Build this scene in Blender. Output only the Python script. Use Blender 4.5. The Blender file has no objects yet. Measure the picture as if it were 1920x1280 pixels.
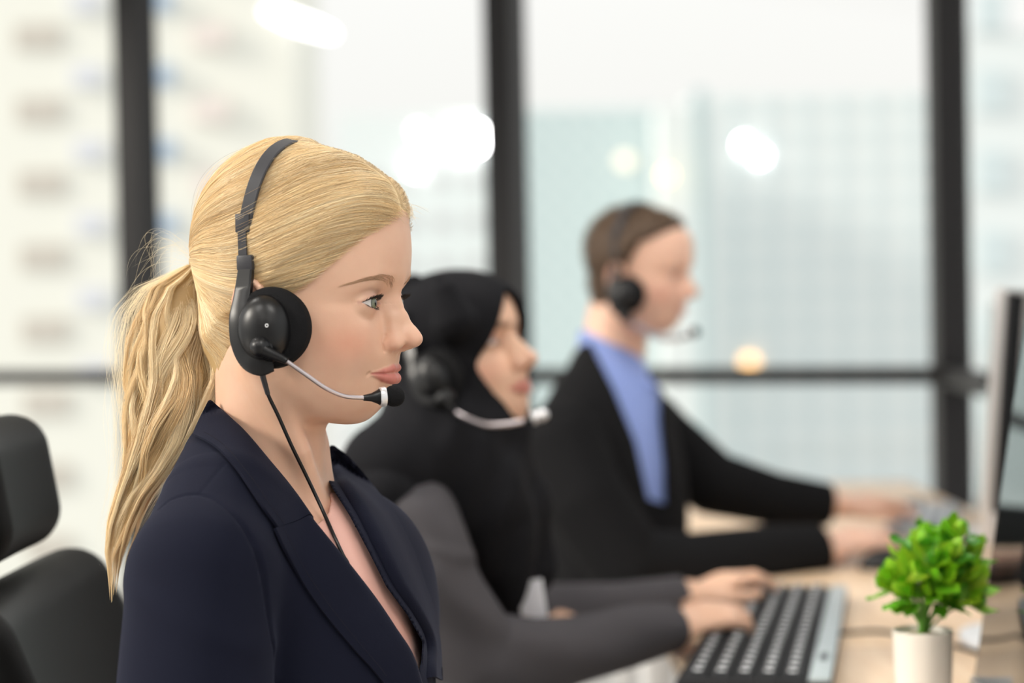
import bpy, bmesh, math, random
import numpy as np
from mathutils import Vector, Matrix
from mathutils.bvhtree import BVHTree

# ------------------------------------------------------------------ camera, world, exposure
SC = bpy.context.scene
COL = SC.collection
rng = np.random.default_rng(7)
random.seed(7)
LENS, SENSOR = 70.0, 36.0
FPX = 1920 * LENS / SENSOR
PITCH, ROLL = math.radians(-1.2), math.radians(-1.1)
CAM_POS = Vector((0, 0, 1.22))
FOCUS = 1.62
cam_data = bpy.data.cameras.new('camera')
cam = bpy.data.objects.new('camera', cam_data)
COL.objects.link(cam)
CAM_M = Matrix.Translation(CAM_POS) @ Matrix.Rotation(math.radians(90) + PITCH, 4, 'X') @ Matrix.Rotation(ROLL, 4, 'Z')
cam.matrix_world = CAM_M
cam_data.lens = LENS; cam_data.sensor_width = SENSOR
cam_data.clip_start = 0.05; cam_data.clip_end = 2000
cam_data.dof.use_dof = True
cam_data.dof.focus_distance = FOCUS
cam_data.dof.aperture_fstop = 2.9
SC.camera = cam
SC.view_settings.view_transform = 'Standard'
SC.view_settings.look = 'None'
SC.view_settings.gamma = 1
SC.view_settings.exposure = 0.28
try: SC.view_settings.use_curve_mapping = False
except Exception: pass
SC.cycles.use_denoising = True
SC.cycles.max_bounces = 8
SC.cycles.transparent_max_bounces = 16
SC.cycles.sample_clamp_indirect = 4

W = bpy.data.worlds.new('overcast_sky'); SC.world = W
W.use_nodes = True
nt = W.node_tree; nt.nodes.clear()
wo = nt.nodes.new('ShaderNodeOutputWorld'); bg = nt.nodes.new('ShaderNodeBackground')
tc = nt.nodes.new('ShaderNodeTexCoord'); sp = nt.nodes.new('ShaderNodeSeparateXYZ'); cr = nt.nodes.new('ShaderNodeValToRGB')
nt.links.new(tc.outputs['Generated'], sp.inputs[0]); nt.links.new(sp.outputs['Z'], cr.inputs[0])
cr.color_ramp.elements[0].position = 0.0; cr.color_ramp.elements[0].color = (0.80, 0.80, 0.76, 1)
cr.color_ramp.elements[1].position = 0.35; cr.color_ramp.elements[1].color = (1.0, 1.0, 0.99, 1)
nt.links.new(cr.outputs[0], bg.inputs[0]); bg.inputs[1].default_value = 0.92
nt.links.new(bg.outputs[0], wo.inputs[0])

def area(name, loc, size, energy, color=(1, 1, 1), target=None, sy=None):
    l = bpy.data.lights.new(name, 'AREA'); l.energy = energy; l.color = color
    l.shape = 'RECTANGLE'; l.size = size; l.size_y = sy or size
    o = bpy.data.objects.new(name, l); COL.objects.link(o); o.location = loc
    d = (Vector(target) - Vector(loc)) if target else Vector((0, 0, -1))
    o.rotation_euler = d.to_track_quat('-Z', 'Y').to_euler()
    return o

# daylight: the low sun behind thin cloud, entering from the window side on the left
sun = bpy.data.lights.new('sun', 'SUN'); sun.energy = 2.8; sun.angle = math.radians(14); sun.color = (1, 0.93, 0.82)
so = bpy.data.objects.new('sun', sun); COL.objects.link(so)
so.rotation_euler = (Vector((0, 0, 0)) - Vector((-0.90, -0.22, 0.45))).to_track_quat('-Z', 'Y').to_euler()

# ------------------------------------------------------------------ helpers
def P(px, py, depth):
    """world point seen at pixel px,py at this depth along the view axis"""
    v = Vector(((px - 960) / FPX * depth, -(py - 640) / FPX * depth, -depth))
    return CAM_M @ v

def pix(w):
    v = CAM_M.inverted() @ Vector(w)
    return (960 + FPX * v.x / -v.z, 640 - FPX * v.y / -v.z, -v.z)

def ray(px, py):
    o = CAM_M.translation.copy()
    return o, (P(px, py, 1.0) - o).normalized()

def tag(o, label=None, cat=None, group=None, kind=None):
    if label: o['label'] = label
    if cat: o['category'] = cat
    if group: o['group'] = group
    if kind: o['kind'] = kind
    return o

def empty(name, loc=(0, 0, 0), rz=0, **k):
    o = bpy.data.objects.new(name, None); COL.objects.link(o)
    o.location = loc; o.rotation_euler = (0, 0, rz); o.empty_display_size = 0.05
    return tag(o, **k)

def link(name, me, m=None, parent=None, smooth=True):
    o = bpy.data.objects.new(name, me); COL.objects.link(o)
    if m is not None and not me.materials: me.materials.append(m)
    if smooth and len(me.polygons):
        me.polygons.foreach_set('use_smooth', np.ones(len(me.polygons), bool))
    if parent is not None:
        o.parent = parent
        if parent.get('_world'): o.matrix_parent_inverse = Matrix.Translation(-Vector(parent.location))
    return o

def world_root(name, loc, **k):
    """an Empty whose children are modelled in world coordinates"""
    o = empty(name, loc, **k); o['_world'] = 1
    return o

def bm_obj(name, bm, m, parent=None, smooth=True, sharp=35):
    me = bpy.data.meshes.new(name)
    bmesh.ops.recalc_face_normals(bm, faces=bm.faces)
    bm.to_mesh(me); bm.free()
    o = link(name, me, m, parent, smooth)
    if smooth:
        try: me.set_sharp_from_angle(angle=math.radians(sharp))
        except Exception: pass
    return o

def add_box(bm, lo, hi, mat=None, bevel=0.0, seg=2):
    b = bmesh.new()
    bmesh.ops.create_cube(b, size=1)
    for v in b.verts:
        v.co = Vector([(lo[i] + hi[i]) / 2 + v.co[i] * (hi[i] - lo[i]) for i in range(3)])
    if bevel: bmesh.ops.bevel(b, geom=b.edges[:], offset=bevel, segments=seg, affect='EDGES', profile=0.5)
    if mat is not None: bmesh.ops.transform(b, matrix=mat, verts=b.verts)
    merge(bm, b)

def merge(bm, b):
    me = bpy.data.meshes.new('tmp'); b.to_mesh(me); b.free(); bm.from_mesh(me); bpy.data.meshes.remove(me)

def frames(pts):
    """parallel-transport frames along a polyline"""
    n = len(pts); T = [(pts[min(i + 1, n - 1)] - pts[max(i - 1, 0)]).normalized() for i in range(n)]
    u = T[0].orthogonal().normalized(); out = []
    for t in T:
        u = (u - t * u.dot(t)).normalized()
        out.append((t, u, t.cross(u)))
    return out

def add_tube(bm, pts, rad, seg=12, caps=True, up=None, prof=None):
    """sweep: rad a number or list; prof: list of (a,b) unit cross-section; up fixes the frame"""
    pts = [Vector(p) for p in pts]
    fr = frames(pts); rings = []
    prof = prof or [(math.cos(2 * math.pi * k / seg), math.sin(2 * math.pi * k / seg)) for k in range(seg)]
    for i, p in enumerate(pts):
        t, u, w = fr[i]
        if up is not None:
            uu = up[i] if isinstance(up, list) else Vector(up)
            u = (uu - t * uu.dot(t)).normalized(); w = t.cross(u)
        r = rad[i] if isinstance(rad, (list, tuple)) else rad
        ra, rb = r if isinstance(r, (list, tuple)) else (r, r)
        rings.append([bm.verts.new(p + u * (a * ra) + w * (b * rb)) for a, b in prof])
    n = len(prof)
    for i in range(len(rings) - 1):
        for k in range(n):
            bm.faces.new((rings[i][k], rings[i][(k + 1) % n], rings[i + 1][(k + 1) % n], rings[i + 1][k]))
    if caps:
        bm.faces.new(rings[0][::-1]); bm.faces.new(rings[-1])

def add_lathe(bm, prof, seg=32, mat=None, close=True):
    """prof: (radius, height) list, revolved about local z"""
    b = bmesh.new(); rings = []
    for r, z in prof:
        if r < 1e-7: rings.append([b.verts.new((0, 0, z))])
        else: rings.append([b.verts.new((r * math.cos(2 * math.pi * k / seg), r * math.sin(2 * math.pi * k / seg), z)) for k in range(seg)])
    for A, B in zip(rings, rings[1:]):
        for k in range(seg):
            k2 = (k + 1) % seg
            if len(A) == 1 and len(B) == 1: continue
            if len(A) == 1: b.faces.new((A[0], B[k], B[k2]))
            elif len(B) == 1: b.faces.new((A[k], A[k2], B[0]))
            else: b.faces.new((A[k], A[k2], B[k2], B[k]))
    if mat is not None: bmesh.ops.transform(b, matrix=mat, verts=b.verts)
    merge(bm, b)

def catmull(pts, n=8):
    pts = [Vector(p) for p in pts]; out = []
    q = [2 * pts[0] - pts[1]] + pts + [2 * pts[-1] - pts[-2]]
    for i in range(1, len(q) - 2):
        for k in range(n):
            t = k / n
            a, b, c, d = q[i - 1], q[i], q[i + 1], q[i + 2]
            out.append(0.5 * ((2 * b) + (c - a) * t + (2 * a - 5 * b + 4 * c - d) * t * t + (3 * b - a - 3 * c + d) * t ** 3))
    out.append(pts[-1])
    return out

# ------------------------------------------------------------------ materials
def mat(name, color, rough=0.5, metal=0.0, spec=0.5, **k):
    m = bpy.data.materials.new(name); m.use_nodes = True
    b = m.node_tree.nodes['Principled BSDF']
    b.inputs['Base Color'].default_value = (*color, 1)
    b.inputs['Roughness'].default_value = rough
    b.inputs['Metallic'].default_value = metal
    b.inputs['Specular IOR Level'].default_value = spec
    for a, v in k.items():
        b.inputs[a.replace('_', ' ')].default_value = v
    return m

def N(m, t): return m.node_tree.nodes.new(t)
def L(m, a, b): m.node_tree.links.new(a, b)
def BS(m): return m.node_tree.nodes['Principled BSDF']

def noise_bump(m, scale, strength=0.2, dist=0.001, detail=3, coord='Object'):
    tc = N(m, 'ShaderNodeTexCoord'); n = N(m, 'ShaderNodeTexNoise'); b = N(m, 'ShaderNodeBump')
    n.inputs['Scale'].default_value = scale; n.inputs['Detail'].default_value = detail
    b.inputs['Strength'].default_value = strength; b.inputs['Distance'].default_value = dist
    L(m, tc.outputs[coord], n.inputs['Vector']); L(m, n.outputs['Fac'], b.inputs['Height'])
    L(m, b.outputs[0], BS(m).inputs['Normal'])
    return n
# ------------------------------------------------------------------ implicit-surface sculpting (millimetres)
F32 = np.float32
def smin(a, b, k):
    h = np.clip(0.5 + 0.5 * (b - a) / k, 0, 1)
    return b + (a - b) * h - k * h * (1 - h)
def smax(a, b, k): return -smin(-a, -b, k)
def ell(p, c, r, R=None):
    q = p - np.array(c, F32)
    if R is not None: q = q @ np.array(R, F32)
    r = np.array(r, F32)
    k0 = np.sqrt(((q / r) ** 2).sum(1)) + 1e-6; k1 = np.sqrt(((q / (r * r)) ** 2).sum(1)) + 1e-9
    return k0 * (k0 - 1) / k1
def cap(p, a, b, ra, rb=None):
    rb = ra if rb is None else rb
    a = np.array(a, F32); b = np.array(b, F32); ba = b - a; pa = p - a
    h = np.clip(pa @ ba / max(float(ba @ ba), 1e-6), 0, 1)
    return np.sqrt(((pa - h[:, None] * ba) ** 2).sum(1)) - (ra + (rb - ra) * h)
def chain(p, pts, rad, k=0.0):
    d = None
    for i in range(len(pts) - 1):
        e = cap(p, pts[i], pts[i + 1], rad[i], rad[i + 1])
        d = e if d is None else (np.minimum(d, e) if k == 0 else smin(d, e, k))
    return d
def ecap(p, a, b, ra, rb, flat, axis):
    """capsule squashed along an axis by factor flat (<1 thinner)"""
    ax = np.array(axis, F32); ax = ax / np.linalg.norm(ax)
    S = np.eye(3, dtype=F32) + (1 / flat - 1) * np.outer(ax, ax)
    return cap(p @ S, np.array(a, F32) @ S, np.array(b, F32) @ S, ra, rb) * flat

def sdf_mesh(f, lo, hi, h, B=4):
    lo = np.array(lo, float); hi = np.array(hi, float)
    nb = np.ceil((hi - lo) / (h * B)).astype(int)
    n = nb * B + 1
    D = np.full(n, 1e3, F32)
    bi = np.stack(np.meshgrid(*[np.arange(k) for k in nb], indexing='ij'), -1).reshape(-1, 3)
    cen = (lo + (bi + 0.5) * h * B).astype(F32)
    fc = np.concatenate([f(c) for c in np.array_split(cen, max(1, len(cen) // 200000))])
    S = fc.reshape(nb)
    D[:-1, :-1, :-1] = np.where(np.repeat(np.repeat(np.repeat(S, B, 0), B, 1), B, 2) < 0, -1e3, 1e3)
    act = bi[np.abs(fc) < h * B * 1.9]
    off = np.stack(np.meshgrid(*[np.arange(B + 1)] * 3, indexing='ij'), -1).reshape(-1, 3)
    mask = np.zeros(n, bool)
    for o in off: mask[act[:, 0] * B + o[0], act[:, 1] * B + o[1], act[:, 2] * B + o[2]] = True
    idx = np.argwhere(mask)
    vals = np.concatenate([f((lo + c * h).astype(F32)) for c in np.array_split(idx, max(1, len(idx) // 200000))])
    D[mask] = vals
    return surface_nets(D, lo, h, f, mask)

def surface_nets(D, lo, h, f, mask):
    s = D < 0
    c = [s[i:s.shape[0] - 1 + i, j:s.shape[1] - 1 + j, k:s.shape[2] - 1 + k] for i in (0, 1) for j in (0, 1) for k in (0, 1)]
    al = c[0].copy(); an = c[0].copy()
    for q in c[1:]: al &= q; an |= q
    A = an & ~al
    ii = np.argwhere(A)
    if len(ii) == 0: raise ValueError('empty surface')
    vid = np.full(A.shape, -1, np.int64); vid[A] = np.arange(len(ii))
    corner = np.array([(i, j, k) for i in (0, 1) for j in (0, 1) for k in (0, 1)])
    V = np.stack([D[ii[:, 0] + o[0], ii[:, 1] + o[1], ii[:, 2] + o[2]] for o in corner], 1)
    acc = np.zeros((len(ii), 3)); cnt = np.zeros(len(ii))
    for a in range(8):
        for b in range(a + 1, 8):
            if np.abs(corner[a] - corner[b]).sum() != 1: continue
            va, vb = V[:, a], V[:, b]; m = (va < 0) != (vb < 0)
            t = va[m] / (va[m] - vb[m])
            acc[m] += corner[a] + (corner[b] - corner[a]) * t[:, None]; cnt[m] += 1
    pos = lo + (ii + acc / cnt[:, None]) * h
    faces = []
    for ax in range(3):
        sl0 = [slice(None)] * 3; sl1 = [slice(None)] * 3
        sl0[ax] = slice(0, -1); sl1[ax] = slice(1, None)
        a, b = s[tuple(sl0)], s[tuple(sl1)]
        e = np.argwhere(a != b)
        u, v = (ax + 1) % 3, (ax + 2) % 3
        e = e[(e[:, u] > 0) & (e[:, v] > 0) & (e[:, u] < A.shape[u]) & (e[:, v] < A.shape[v])]
        def g(du, dv):
            q = e.copy(); q[:, u] -= du; q[:, v] -= dv
            return vid[q[:, 0], q[:, 1], q[:, 2]]
        quad = np.stack([g(0, 0), g(1, 0), g(1, 1), g(0, 1)], 1)
        inside = s[e[:, 0], e[:, 1], e[:, 2]]
        quad[~inside] = quad[~inside][:, ::-1]
        faces.append(quad)
    F = np.concatenate(faces); F = F[(F >= 0).all(1)]
    # project onto the surface
    e = 0.25 * h
    for _ in range(2):
        p = pos.astype(F32); f0 = f(p); G = np.zeros_like(pos)
        for a in range(3):
            d = np.zeros(3, F32); d[a] = e
            G[:, a] = (f(p + d) - f(p - d)) / (2 * e)
        st = (f0 / np.maximum((G ** 2).sum(1), 0.05))[:, None] * G
        ln = np.linalg.norm(st, axis=1, keepdims=True)
        st *= np.minimum(1, 0.6 * h / np.maximum(ln, 1e-9))
        pos = pos - st
    return pos, F

def np_mesh(name, V, F, cols=None):
    me = bpy.data.meshes.new(name)
    me.vertices.add(len(V)); me.vertices.foreach_set('co', np.asarray(V, F32).ravel())
    k = F.shape[1]
    me.loops.add(F.size); me.loops.foreach_set('vertex_index', F.astype(np.int32).ravel())
    me.polygons.add(len(F)); me.polygons.foreach_set('loop_start', np.arange(0, F.size, k, dtype=np.int32))
    me.update(calc_edges=True)
    if cols is not None:
        for nm, C in cols.items():
            a = me.color_attributes.new(nm, 'FLOAT_COLOR', 'POINT')
            C4 = np.ones((len(V), 4), F32); C4[:, :3] = C
            a.data.foreach_set('color', C4.ravel())
    return me

def rotz(deg):
    a = math.radians(deg); return np.array([[math.cos(a), -math.sin(a), 0], [math.sin(a), math.cos(a), 0], [0, 0, 1]])
def roty(deg):
    a = math.radians(deg); return np.array([[math.cos(a), 0, math.sin(a)], [0, 1, 0], [-math.sin(a), 0, math.cos(a)]])
def rotx(deg):
    a = math.radians(deg); return np.array([[1, 0, 0], [0, math.cos(a), -math.sin(a)], [0, math.sin(a), math.cos(a)]])

def bspl(tab, gx, gy):
    """smooth table lookup: bicubic (Catmull-Rom) over irregular sorted knots, via dense resample"""
    def cr1(xs, ys, xq):
        xs = np.asarray(xs, float); ys = np.asarray(ys, float)
        m = np.zeros_like(ys)
        d = np.diff(ys, axis=0) / np.diff(xs)[:, None]
        m[1:-1] = 0.5 * (d[1:] + d[:-1]); m[0] = d[0]; m[-1] = d[-1]
        i = np.clip(np.searchsorted(xs, xq) - 1, 0, len(xs) - 2)
        hh = (xs[i + 1] - xs[i])[:, None]; t = np.clip((xq - xs[i])[:, None] / hh, 0, 1)
        return ((2 * t ** 3 - 3 * t ** 2 + 1) * ys[i] + (t ** 3 - 2 * t ** 2 + t) * hh * m[i] + (-2 * t ** 3 + 3 * t ** 2) * ys[i + 1] + (t ** 3 - t ** 2) * hh * m[i + 1])
    rows, cols = gx, gy
    q = np.arange(rows[0], rows[-1] + 0.01, 1.0); T = cr1(rows, tab, q)
    qc = np.arange(0, cols[-1] + 0.01, 1.0)
    full = cr1(np.concatenate([-np.array(cols[1:][::-1]), cols]), np.concatenate([T[:, 1:][:, ::-1], T], 1).T, qc).T
    return q[0], full.astype(F32)
def lookup(T, z0, y, z):
    a = np.clip(z - z0, 0, T.shape[0] - 1.001); b = np.clip(np.abs(y), 0, T.shape[1] - 1.001)
    i = a.astype(int); j = b.astype(int); u = a - i; v = b - j
    return (T[i, j] * (1 - u) * (1 - v) + T[i + 1, j] * u * (1 - v) + T[i, j + 1] * (1 - u) * v + T[i + 1, j + 1] * u * v)
# ------------------------------------------------------------------ a human head: x forward, y to the person's left, z up, mm, eyes at z=0
FZ = [-117, -110, -104, -99, -93, -85, -76, -67, -58, -50, -42, -35, -25, -16, -8, 0, 5, 12, 20, 30, 45, 60, 80, 100, 118, 132]
FY = [0, 8, 16, 25, 35, 45, 55, 65, 75]
FACE = [
 [30, 30, 25, 10, -15, -50, -90, -130, -160],
 [74, 72, 64, 48, 20, -20, -60, -100, -130],
 [89, 87, 81, 66, 40, 5, -35, -80, -115],
 [94, 92, 86.5, 75, 52, 23, -15, -60, -100],
 [93.5, 92, 87.5, 77.5, 61, 38, 4, -38, -80],
 [92.5, 91.2, 87, 78, 65, 47, 18, -18, -60],
 [89, 88.6, 85.5, 79, 69, 54, 30, -2, -40],
 [89.5, 89.2, 86, 80, 72, 60, 38, 10, -25],
 [93, 91.5, 87.5, 81.5, 74.5, 64, 44, 18, -15],
 [97.5, 95.5, 91, 84.5, 78, 68, 50, 25, -8],
 [98.5, 96.5, 92.5, 87.5, 81.5, 72, 54, 30, -3],
 [98, 95.5, 91.2, 88, 83.5, 74.5, 57, 33, 0],
 [99, 93.5, 89.5, 87.5, 84.5, 76.5, 59.5, 36, 3],
 [98.5, 91.5, 87.5, 85.5, 83, 76.5, 60.5, 37, 5],
 [98, 90.5, 85, 82, 80, 75, 60, 38, 7],
 [98, 90, 82, 79.5, 78, 73, 58.5, 39, 9],
 [98.8, 91.5, 84, 81.5, 80, 75, 59.5, 40, 10],
 [101.5, 97.5, 93, 90.5, 88, 80, 62.5, 42, 12],
 [104, 102.5, 100.5, 98, 93, 83, 65, 44, 15],
 [105, 104.5, 102.5, 99.5, 94, 84, 67, 46, 17],
 [105.5, 105, 103.5, 100.5, 95, 85, 68, 47, 19],
 [105, 104.5, 103, 99, 93.5, 83, 67, 46, 17],
 [101, 100.5, 98.5, 94, 87, 75, 57, 34, 0],
 [79, 78, 75, 69, 59, 45, 30, 0, -40],
 [46, 45, 41, 32, 18, 2, -35, -70, -110],
 [5, 3, -5, -20, -45, -85, -130, -160, -180]]
FT0, FT = bspl(np.array(FACE, float), FZ, FY)
FGz, FGy = np.gradient(FT)
FN = (1.0 / np.sqrt(1 + FGz ** 2 + FGy ** 2)).astype(F32)

PAR = dict(eye=(77.3, 27.8, 0.0), er=12.0, up=4.3, low=4.2, jaw=1.0, nose=1.0, lip=1.0, wide=1.0, brow=0.0, noseb=0.0, ear=True, squint=0.0)

def sym(p):
    q = p.copy(); q[:, 1] = np.abs(q[:, 1]); return q

UPL = [(82.5, 22.5, -57.0), (89.5, 14, -55.4), (93.6, 5.5, -53.4), (93.6, 0, -54.1)]
LOL = [(82.5, 22.0, -57.8), (88.8, 13, -60.6), (92.2, 4, -62.0), (92.2, 0, -62.1)]
def lips(q, g):
    u = chain(q, UPL, [0.6, 2.1, 2.9, 2.8], 1.0); u = u + (1 - g) * 1.2
    l = chain(q, LOL, [0.7, 3.2, 4.6, 4.7], 1.0); l = l + (1 - g) * 1.5
    return u, l

def lid_open(q, par):
    ex, ey, ez = par['eye']
    t = np.clip((q[:, 1] - ey - 0.2) / 11.6, -1, 1)
    s = np.clip(1 - t * t, 0, 1)
    tilt = ez + 0.6 * t
    up = tilt + par['up'] * s ** 0.7 * (1 - 0.22 * t)
    lo = tilt - par['low'] * s ** 0.85
    return np.maximum(q[:, 2] - up, lo - q[:, 2])

def head_sdf(p, par=PAR):
    q = sym(p)
    if 'top' in par: q[:, 2] = np.where(q[:, 2] > 0, q[:, 2] / par['top'], q[:, 2])
    x, y, z = q[:, 0], q[:, 1], q[:, 2]
    zz = z
    F = lookup(FT, FT0, y / par['wide'], zz); n = lookup(FN, FT0, y / par['wide'], zz)
    face = (x - F - par['brow'] * np.exp(-((z - 17) / 10) ** 2) * np.exp(-(y / 40) ** 2)) * n
    wd = par['wide']
    # skull, jaw block
    sk = ell(q, (8, 0, 48), (80, 71 * wd, 83))
    sk = smin(sk, ell(q, (34, 0, 42), (82, 67 * wd, 84)), 12)
    jb = ell(q, (34, 0, -25), (66, 63.5 * wd, 82))
    jb = smin(jb, ell(q, (12, 44 * wd * par['jaw'], -42), (30, 14, 34)), 18)
    hull = smin(sk, jb, 16)
    # under-jaw plane, from chin back to the jaw angle
    nrm = np.array([-0.26 , 0, -0.966]); 
    under = (x - 82) * nrm[0] + (z + 109) * nrm[2]
    hull = smax(hull, under, 10)
    d = smax(hull, face, 8)
    # nose
    g = par['nose']; nb = par['noseb']
    br = chain(q, [(90, 0, 10), (96.0, 0, -2), (100.5 + nb, 0, -12), (106, 0, -23)], [5, 4.6, 4.9, 6.0], 3)
    tip = ell(q, (109.4, 0, -30.0), (8.8, 7.4, 7.0))
    nose = smin(br, tip, 8)
    side = chain(q, [(86, 4, 2), (94, 4, -14), (97, 7, -27)], [5.5, 6.5, 7.5], 3)
    nose = smin(nose, side, 6)
    ala = ell(q, (97.0, 11.4, -33.0), (9.2, 4.8, 6.0), None)
    nose = smin(nose, ala, 5)
    col = cap(q, (106, 0, -35.2), (98, 0, -38.0), 3.0, 3.4)
    nose = smin(nose, col, 3.5)
    if g != 1.0: nose = nose - (g - 1) * 12
    d = smin(d, nose, 5.5)
    # groove behind the wing, nostril
    d = smax(d, -chain(q, [(91.5, 15.6, -26.5), (89.5, 17.4, -32), (90.5, 16.2, -38.5)], [0.1, 0.2, 0.2]), 3.5)
    d = smax(d, -ell(q, (101.5, 7.6, -39.4), (5.0, 4.0, 3.6), roty(-10)), 1.6)
    # philtrum
    d = smax(d, -cap(q, (98.7, 0, -42), (98.8, 0, -50), 1.6, 2.0), 3)
    # lips
    u, l = lips(q, par['lip'])
    d = smin(d, u, 2.4); d = smin(d, l, 2.4)
    d = smax(d, -chain(q, [(83.5, 23.6, -57.2), (92.0, 13, -57.6), (97.0, 4.5, -57.4), (97.4, 0, -57.2)], [0.9, 0.9, 0.9, 0.9]), 0.9)
    d = smax(d, -cap(q, (81.5, 25.2, -56.8), (80.5, 26, -58), 0.3, 0.2), 3)
    d = smax(d, -cap(q, (90.5, 0, -72.5), (87, 12, -71), 0.6, 0.4), 7)
    # lids: socket ball, opening, crease
    ex, ey, ez = par['eye']
    ec = (ex, ey, ez); er = par['er']
    ball = np.sqrt(((q - np.array(ec, F32)) ** 2).sum(1))
    lid = smax(ball - (er + 1.25), -(x - ex + 1.0), 3)
    d = smin(d, lid, 4.0)
    d = smax(d, -chain(q, [(ex + 9.0, ey + 13.5, ez + 3.5), (ex + 13.2, ey + 7, ez + 8.2), (ex + 14.6, ey, ez + 9.0), (ex + 13.2, ey - 7, ez + 8.2), (ex + 11, ey - 12, ez + 4.5)], [0.6, 1.1, 1.2, 1.0, 0.5]), 1.8)
    d = smax(d, -chain(q, [(ex + 12.5, ey + 8, ez - 9.0), (ex + 13.5, ey - 2, ez - 10), (ex + 13, ey - 10, ez - 8)], [0.3, 0.4, 0.5]), 3.0)
    op = lid_open(q, par)
    cut = np.maximum(op, -(x - ex - 0.5))
    d = smax(d, -cut, 0.7)
    d = np.minimum(d, ball - (er - 0.8))
    d = smin(d, ell(q, (ex + 8.8, ey - 13.2, ez - 0.9), (2.2, 2.4, 1.6)), 1.5)
    if par['ear']:
        d = smin(d, ear_sdf(q, wd), 2.5)
    return d

def ear_sdf(q, wd=1.0):
    c = np.array((3, 71 * wd, -8), F32)
    R = rotz(22) @ roty(12)
    r = (q - c) @ np.array(R, F32)
    body = ell(r, (-2, 2, 0), (17, 5.5, 30))
    bowl = ell(r, (2, 9, -1), (10.5, 7, 18))
    d = smax(body, -bowl, 2)
    hel = []
    pts = [tuple(v) for v in catmull([(8, 3, 2), (12, 4, 14), (8, 6, 24), (-2, 7.5, 28), (-12, 8.5, 23), (-16, 8.5, 10), (-14, 7, -6), (-8, 5, -18), (-1, 3, -27)], 2)]
    d = smin(d, chain(r, pts, list(np.interp(np.linspace(0, 1, len(pts)), [0, .2, .6, 1], [1.5, 2.4, 2.8, 3.6])), 0.5), 1.6)
    d = smin(d, chain(r, [(-3, 5, 20), (-10, 6, 6), (-8, 5.5, -8), (2, 4, -14)], [1.6, 2.0, 2.0, 2.0]), 1.6)
    d = smin(d, ell(r, (9.5, 3.5, -5), (3.5, 3.2, 6)), 2)
    return d

def skin_cols(q0, par, base, lipc, blush, blushc=0.5):
    q = sym(q0); n = len(q); C = np.tile(np.array(base, F32), (n, 1))
    def mix(c, w):
        nonlocal C
        w = np.clip(w, 0, 1)[:, None]; C = C * (1 - w) + np.array(c, F32) * w
    x, y, z = q.T
    gs = lambda c, s: np.exp(-(((q - np.array(c, F32)) / np.array(s, F32)) ** 2).sum(1))
    mix(blush, blushc * gs((72, 46, -32), (30, 20, 17)))
    mix(blush, 0.35 * gs((110, 0, -30), (9, 12, 8)) + 0.35 * gs((97, 14, -34), (7, 6, 7)))
    mix(blush, 0.22 * gs((86, 0, -88), (14, 18, 10)))
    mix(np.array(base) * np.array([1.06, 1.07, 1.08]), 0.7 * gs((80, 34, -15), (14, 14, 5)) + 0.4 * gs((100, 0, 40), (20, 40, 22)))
    mix(blush * np.array([0.8, 0.62, 0.7]), 0.55 * gs((101.5, 6.6, -37.6), (5.0, 3.2, 3.0)))
    ex, ey, ez = par['eye']
    op = lid_open(q, par)
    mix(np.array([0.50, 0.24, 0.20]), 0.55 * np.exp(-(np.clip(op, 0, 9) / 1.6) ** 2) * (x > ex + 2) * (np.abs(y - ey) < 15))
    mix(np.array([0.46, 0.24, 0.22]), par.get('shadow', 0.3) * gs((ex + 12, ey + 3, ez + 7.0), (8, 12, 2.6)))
    u, l = lips(q, par['lip'])
    m = np.minimum(u, l)
    w = np.clip(0.95 - m / 1.3, 0, 1) * (x > 80) * (y < 24.5)
    mix(lipc, w * 0.92)
    if par['ear']:
        mix(blush, 0.6 * gs((-8, 80, -5), (16, 10, 34)))
    return C

def skin_material(name, rough=0.42, sss=0.12, bump=0.12):
    m = mat(name, (0.8, 0.6, 0.5), rough, spec=0.4)
    a = N(m, 'ShaderNodeVertexColor'); a.layer_name = 'Col'
    n = N(m, 'ShaderNodeTexNoise'); n.inputs['Scale'].default_value = 60; n.inputs['Detail'].default_value = 4
    tc = N(m, 'ShaderNodeTexCoord'); L(m, tc.outputs['Object'], n.inputs['Vector'])
    mx = N(m, 'ShaderNodeMixRGB'); mx.blend_type = 'SOFT_LIGHT'; mx.inputs[0].default_value = 0.18
    L(m, a.outputs['Color'], mx.inputs[1]); L(m, n.outputs['Fac'], mx.inputs[2]); L(m, mx.outputs[0], BS(m).inputs['Base Color'])
    b = BS(m)
    b.inputs['Subsurface Weight'].default_value = sss
    b.inputs['Subsurface Radius'].default_value = (1.0, 0.35, 0.2)
    b.inputs['Subsurface Scale'].default_value = 0.004
    v = N(m, 'ShaderNodeTexNoise'); v.inputs['Scale'].default_value = 900; v.inputs['Detail'].default_value = 2
    L(m, tc.outputs['Object'], v.inputs['Vector'])
    bp = N(m, 'ShaderNodeBump'); bp.inputs['Strength'].default_value = bump; bp.inputs['Distance'].default_value = 0.0004
    L(m, v.outputs['Fac'], bp.inputs['Height']); L(m, bp.outputs[0], b.inputs['Normal'])
    return m

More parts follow.
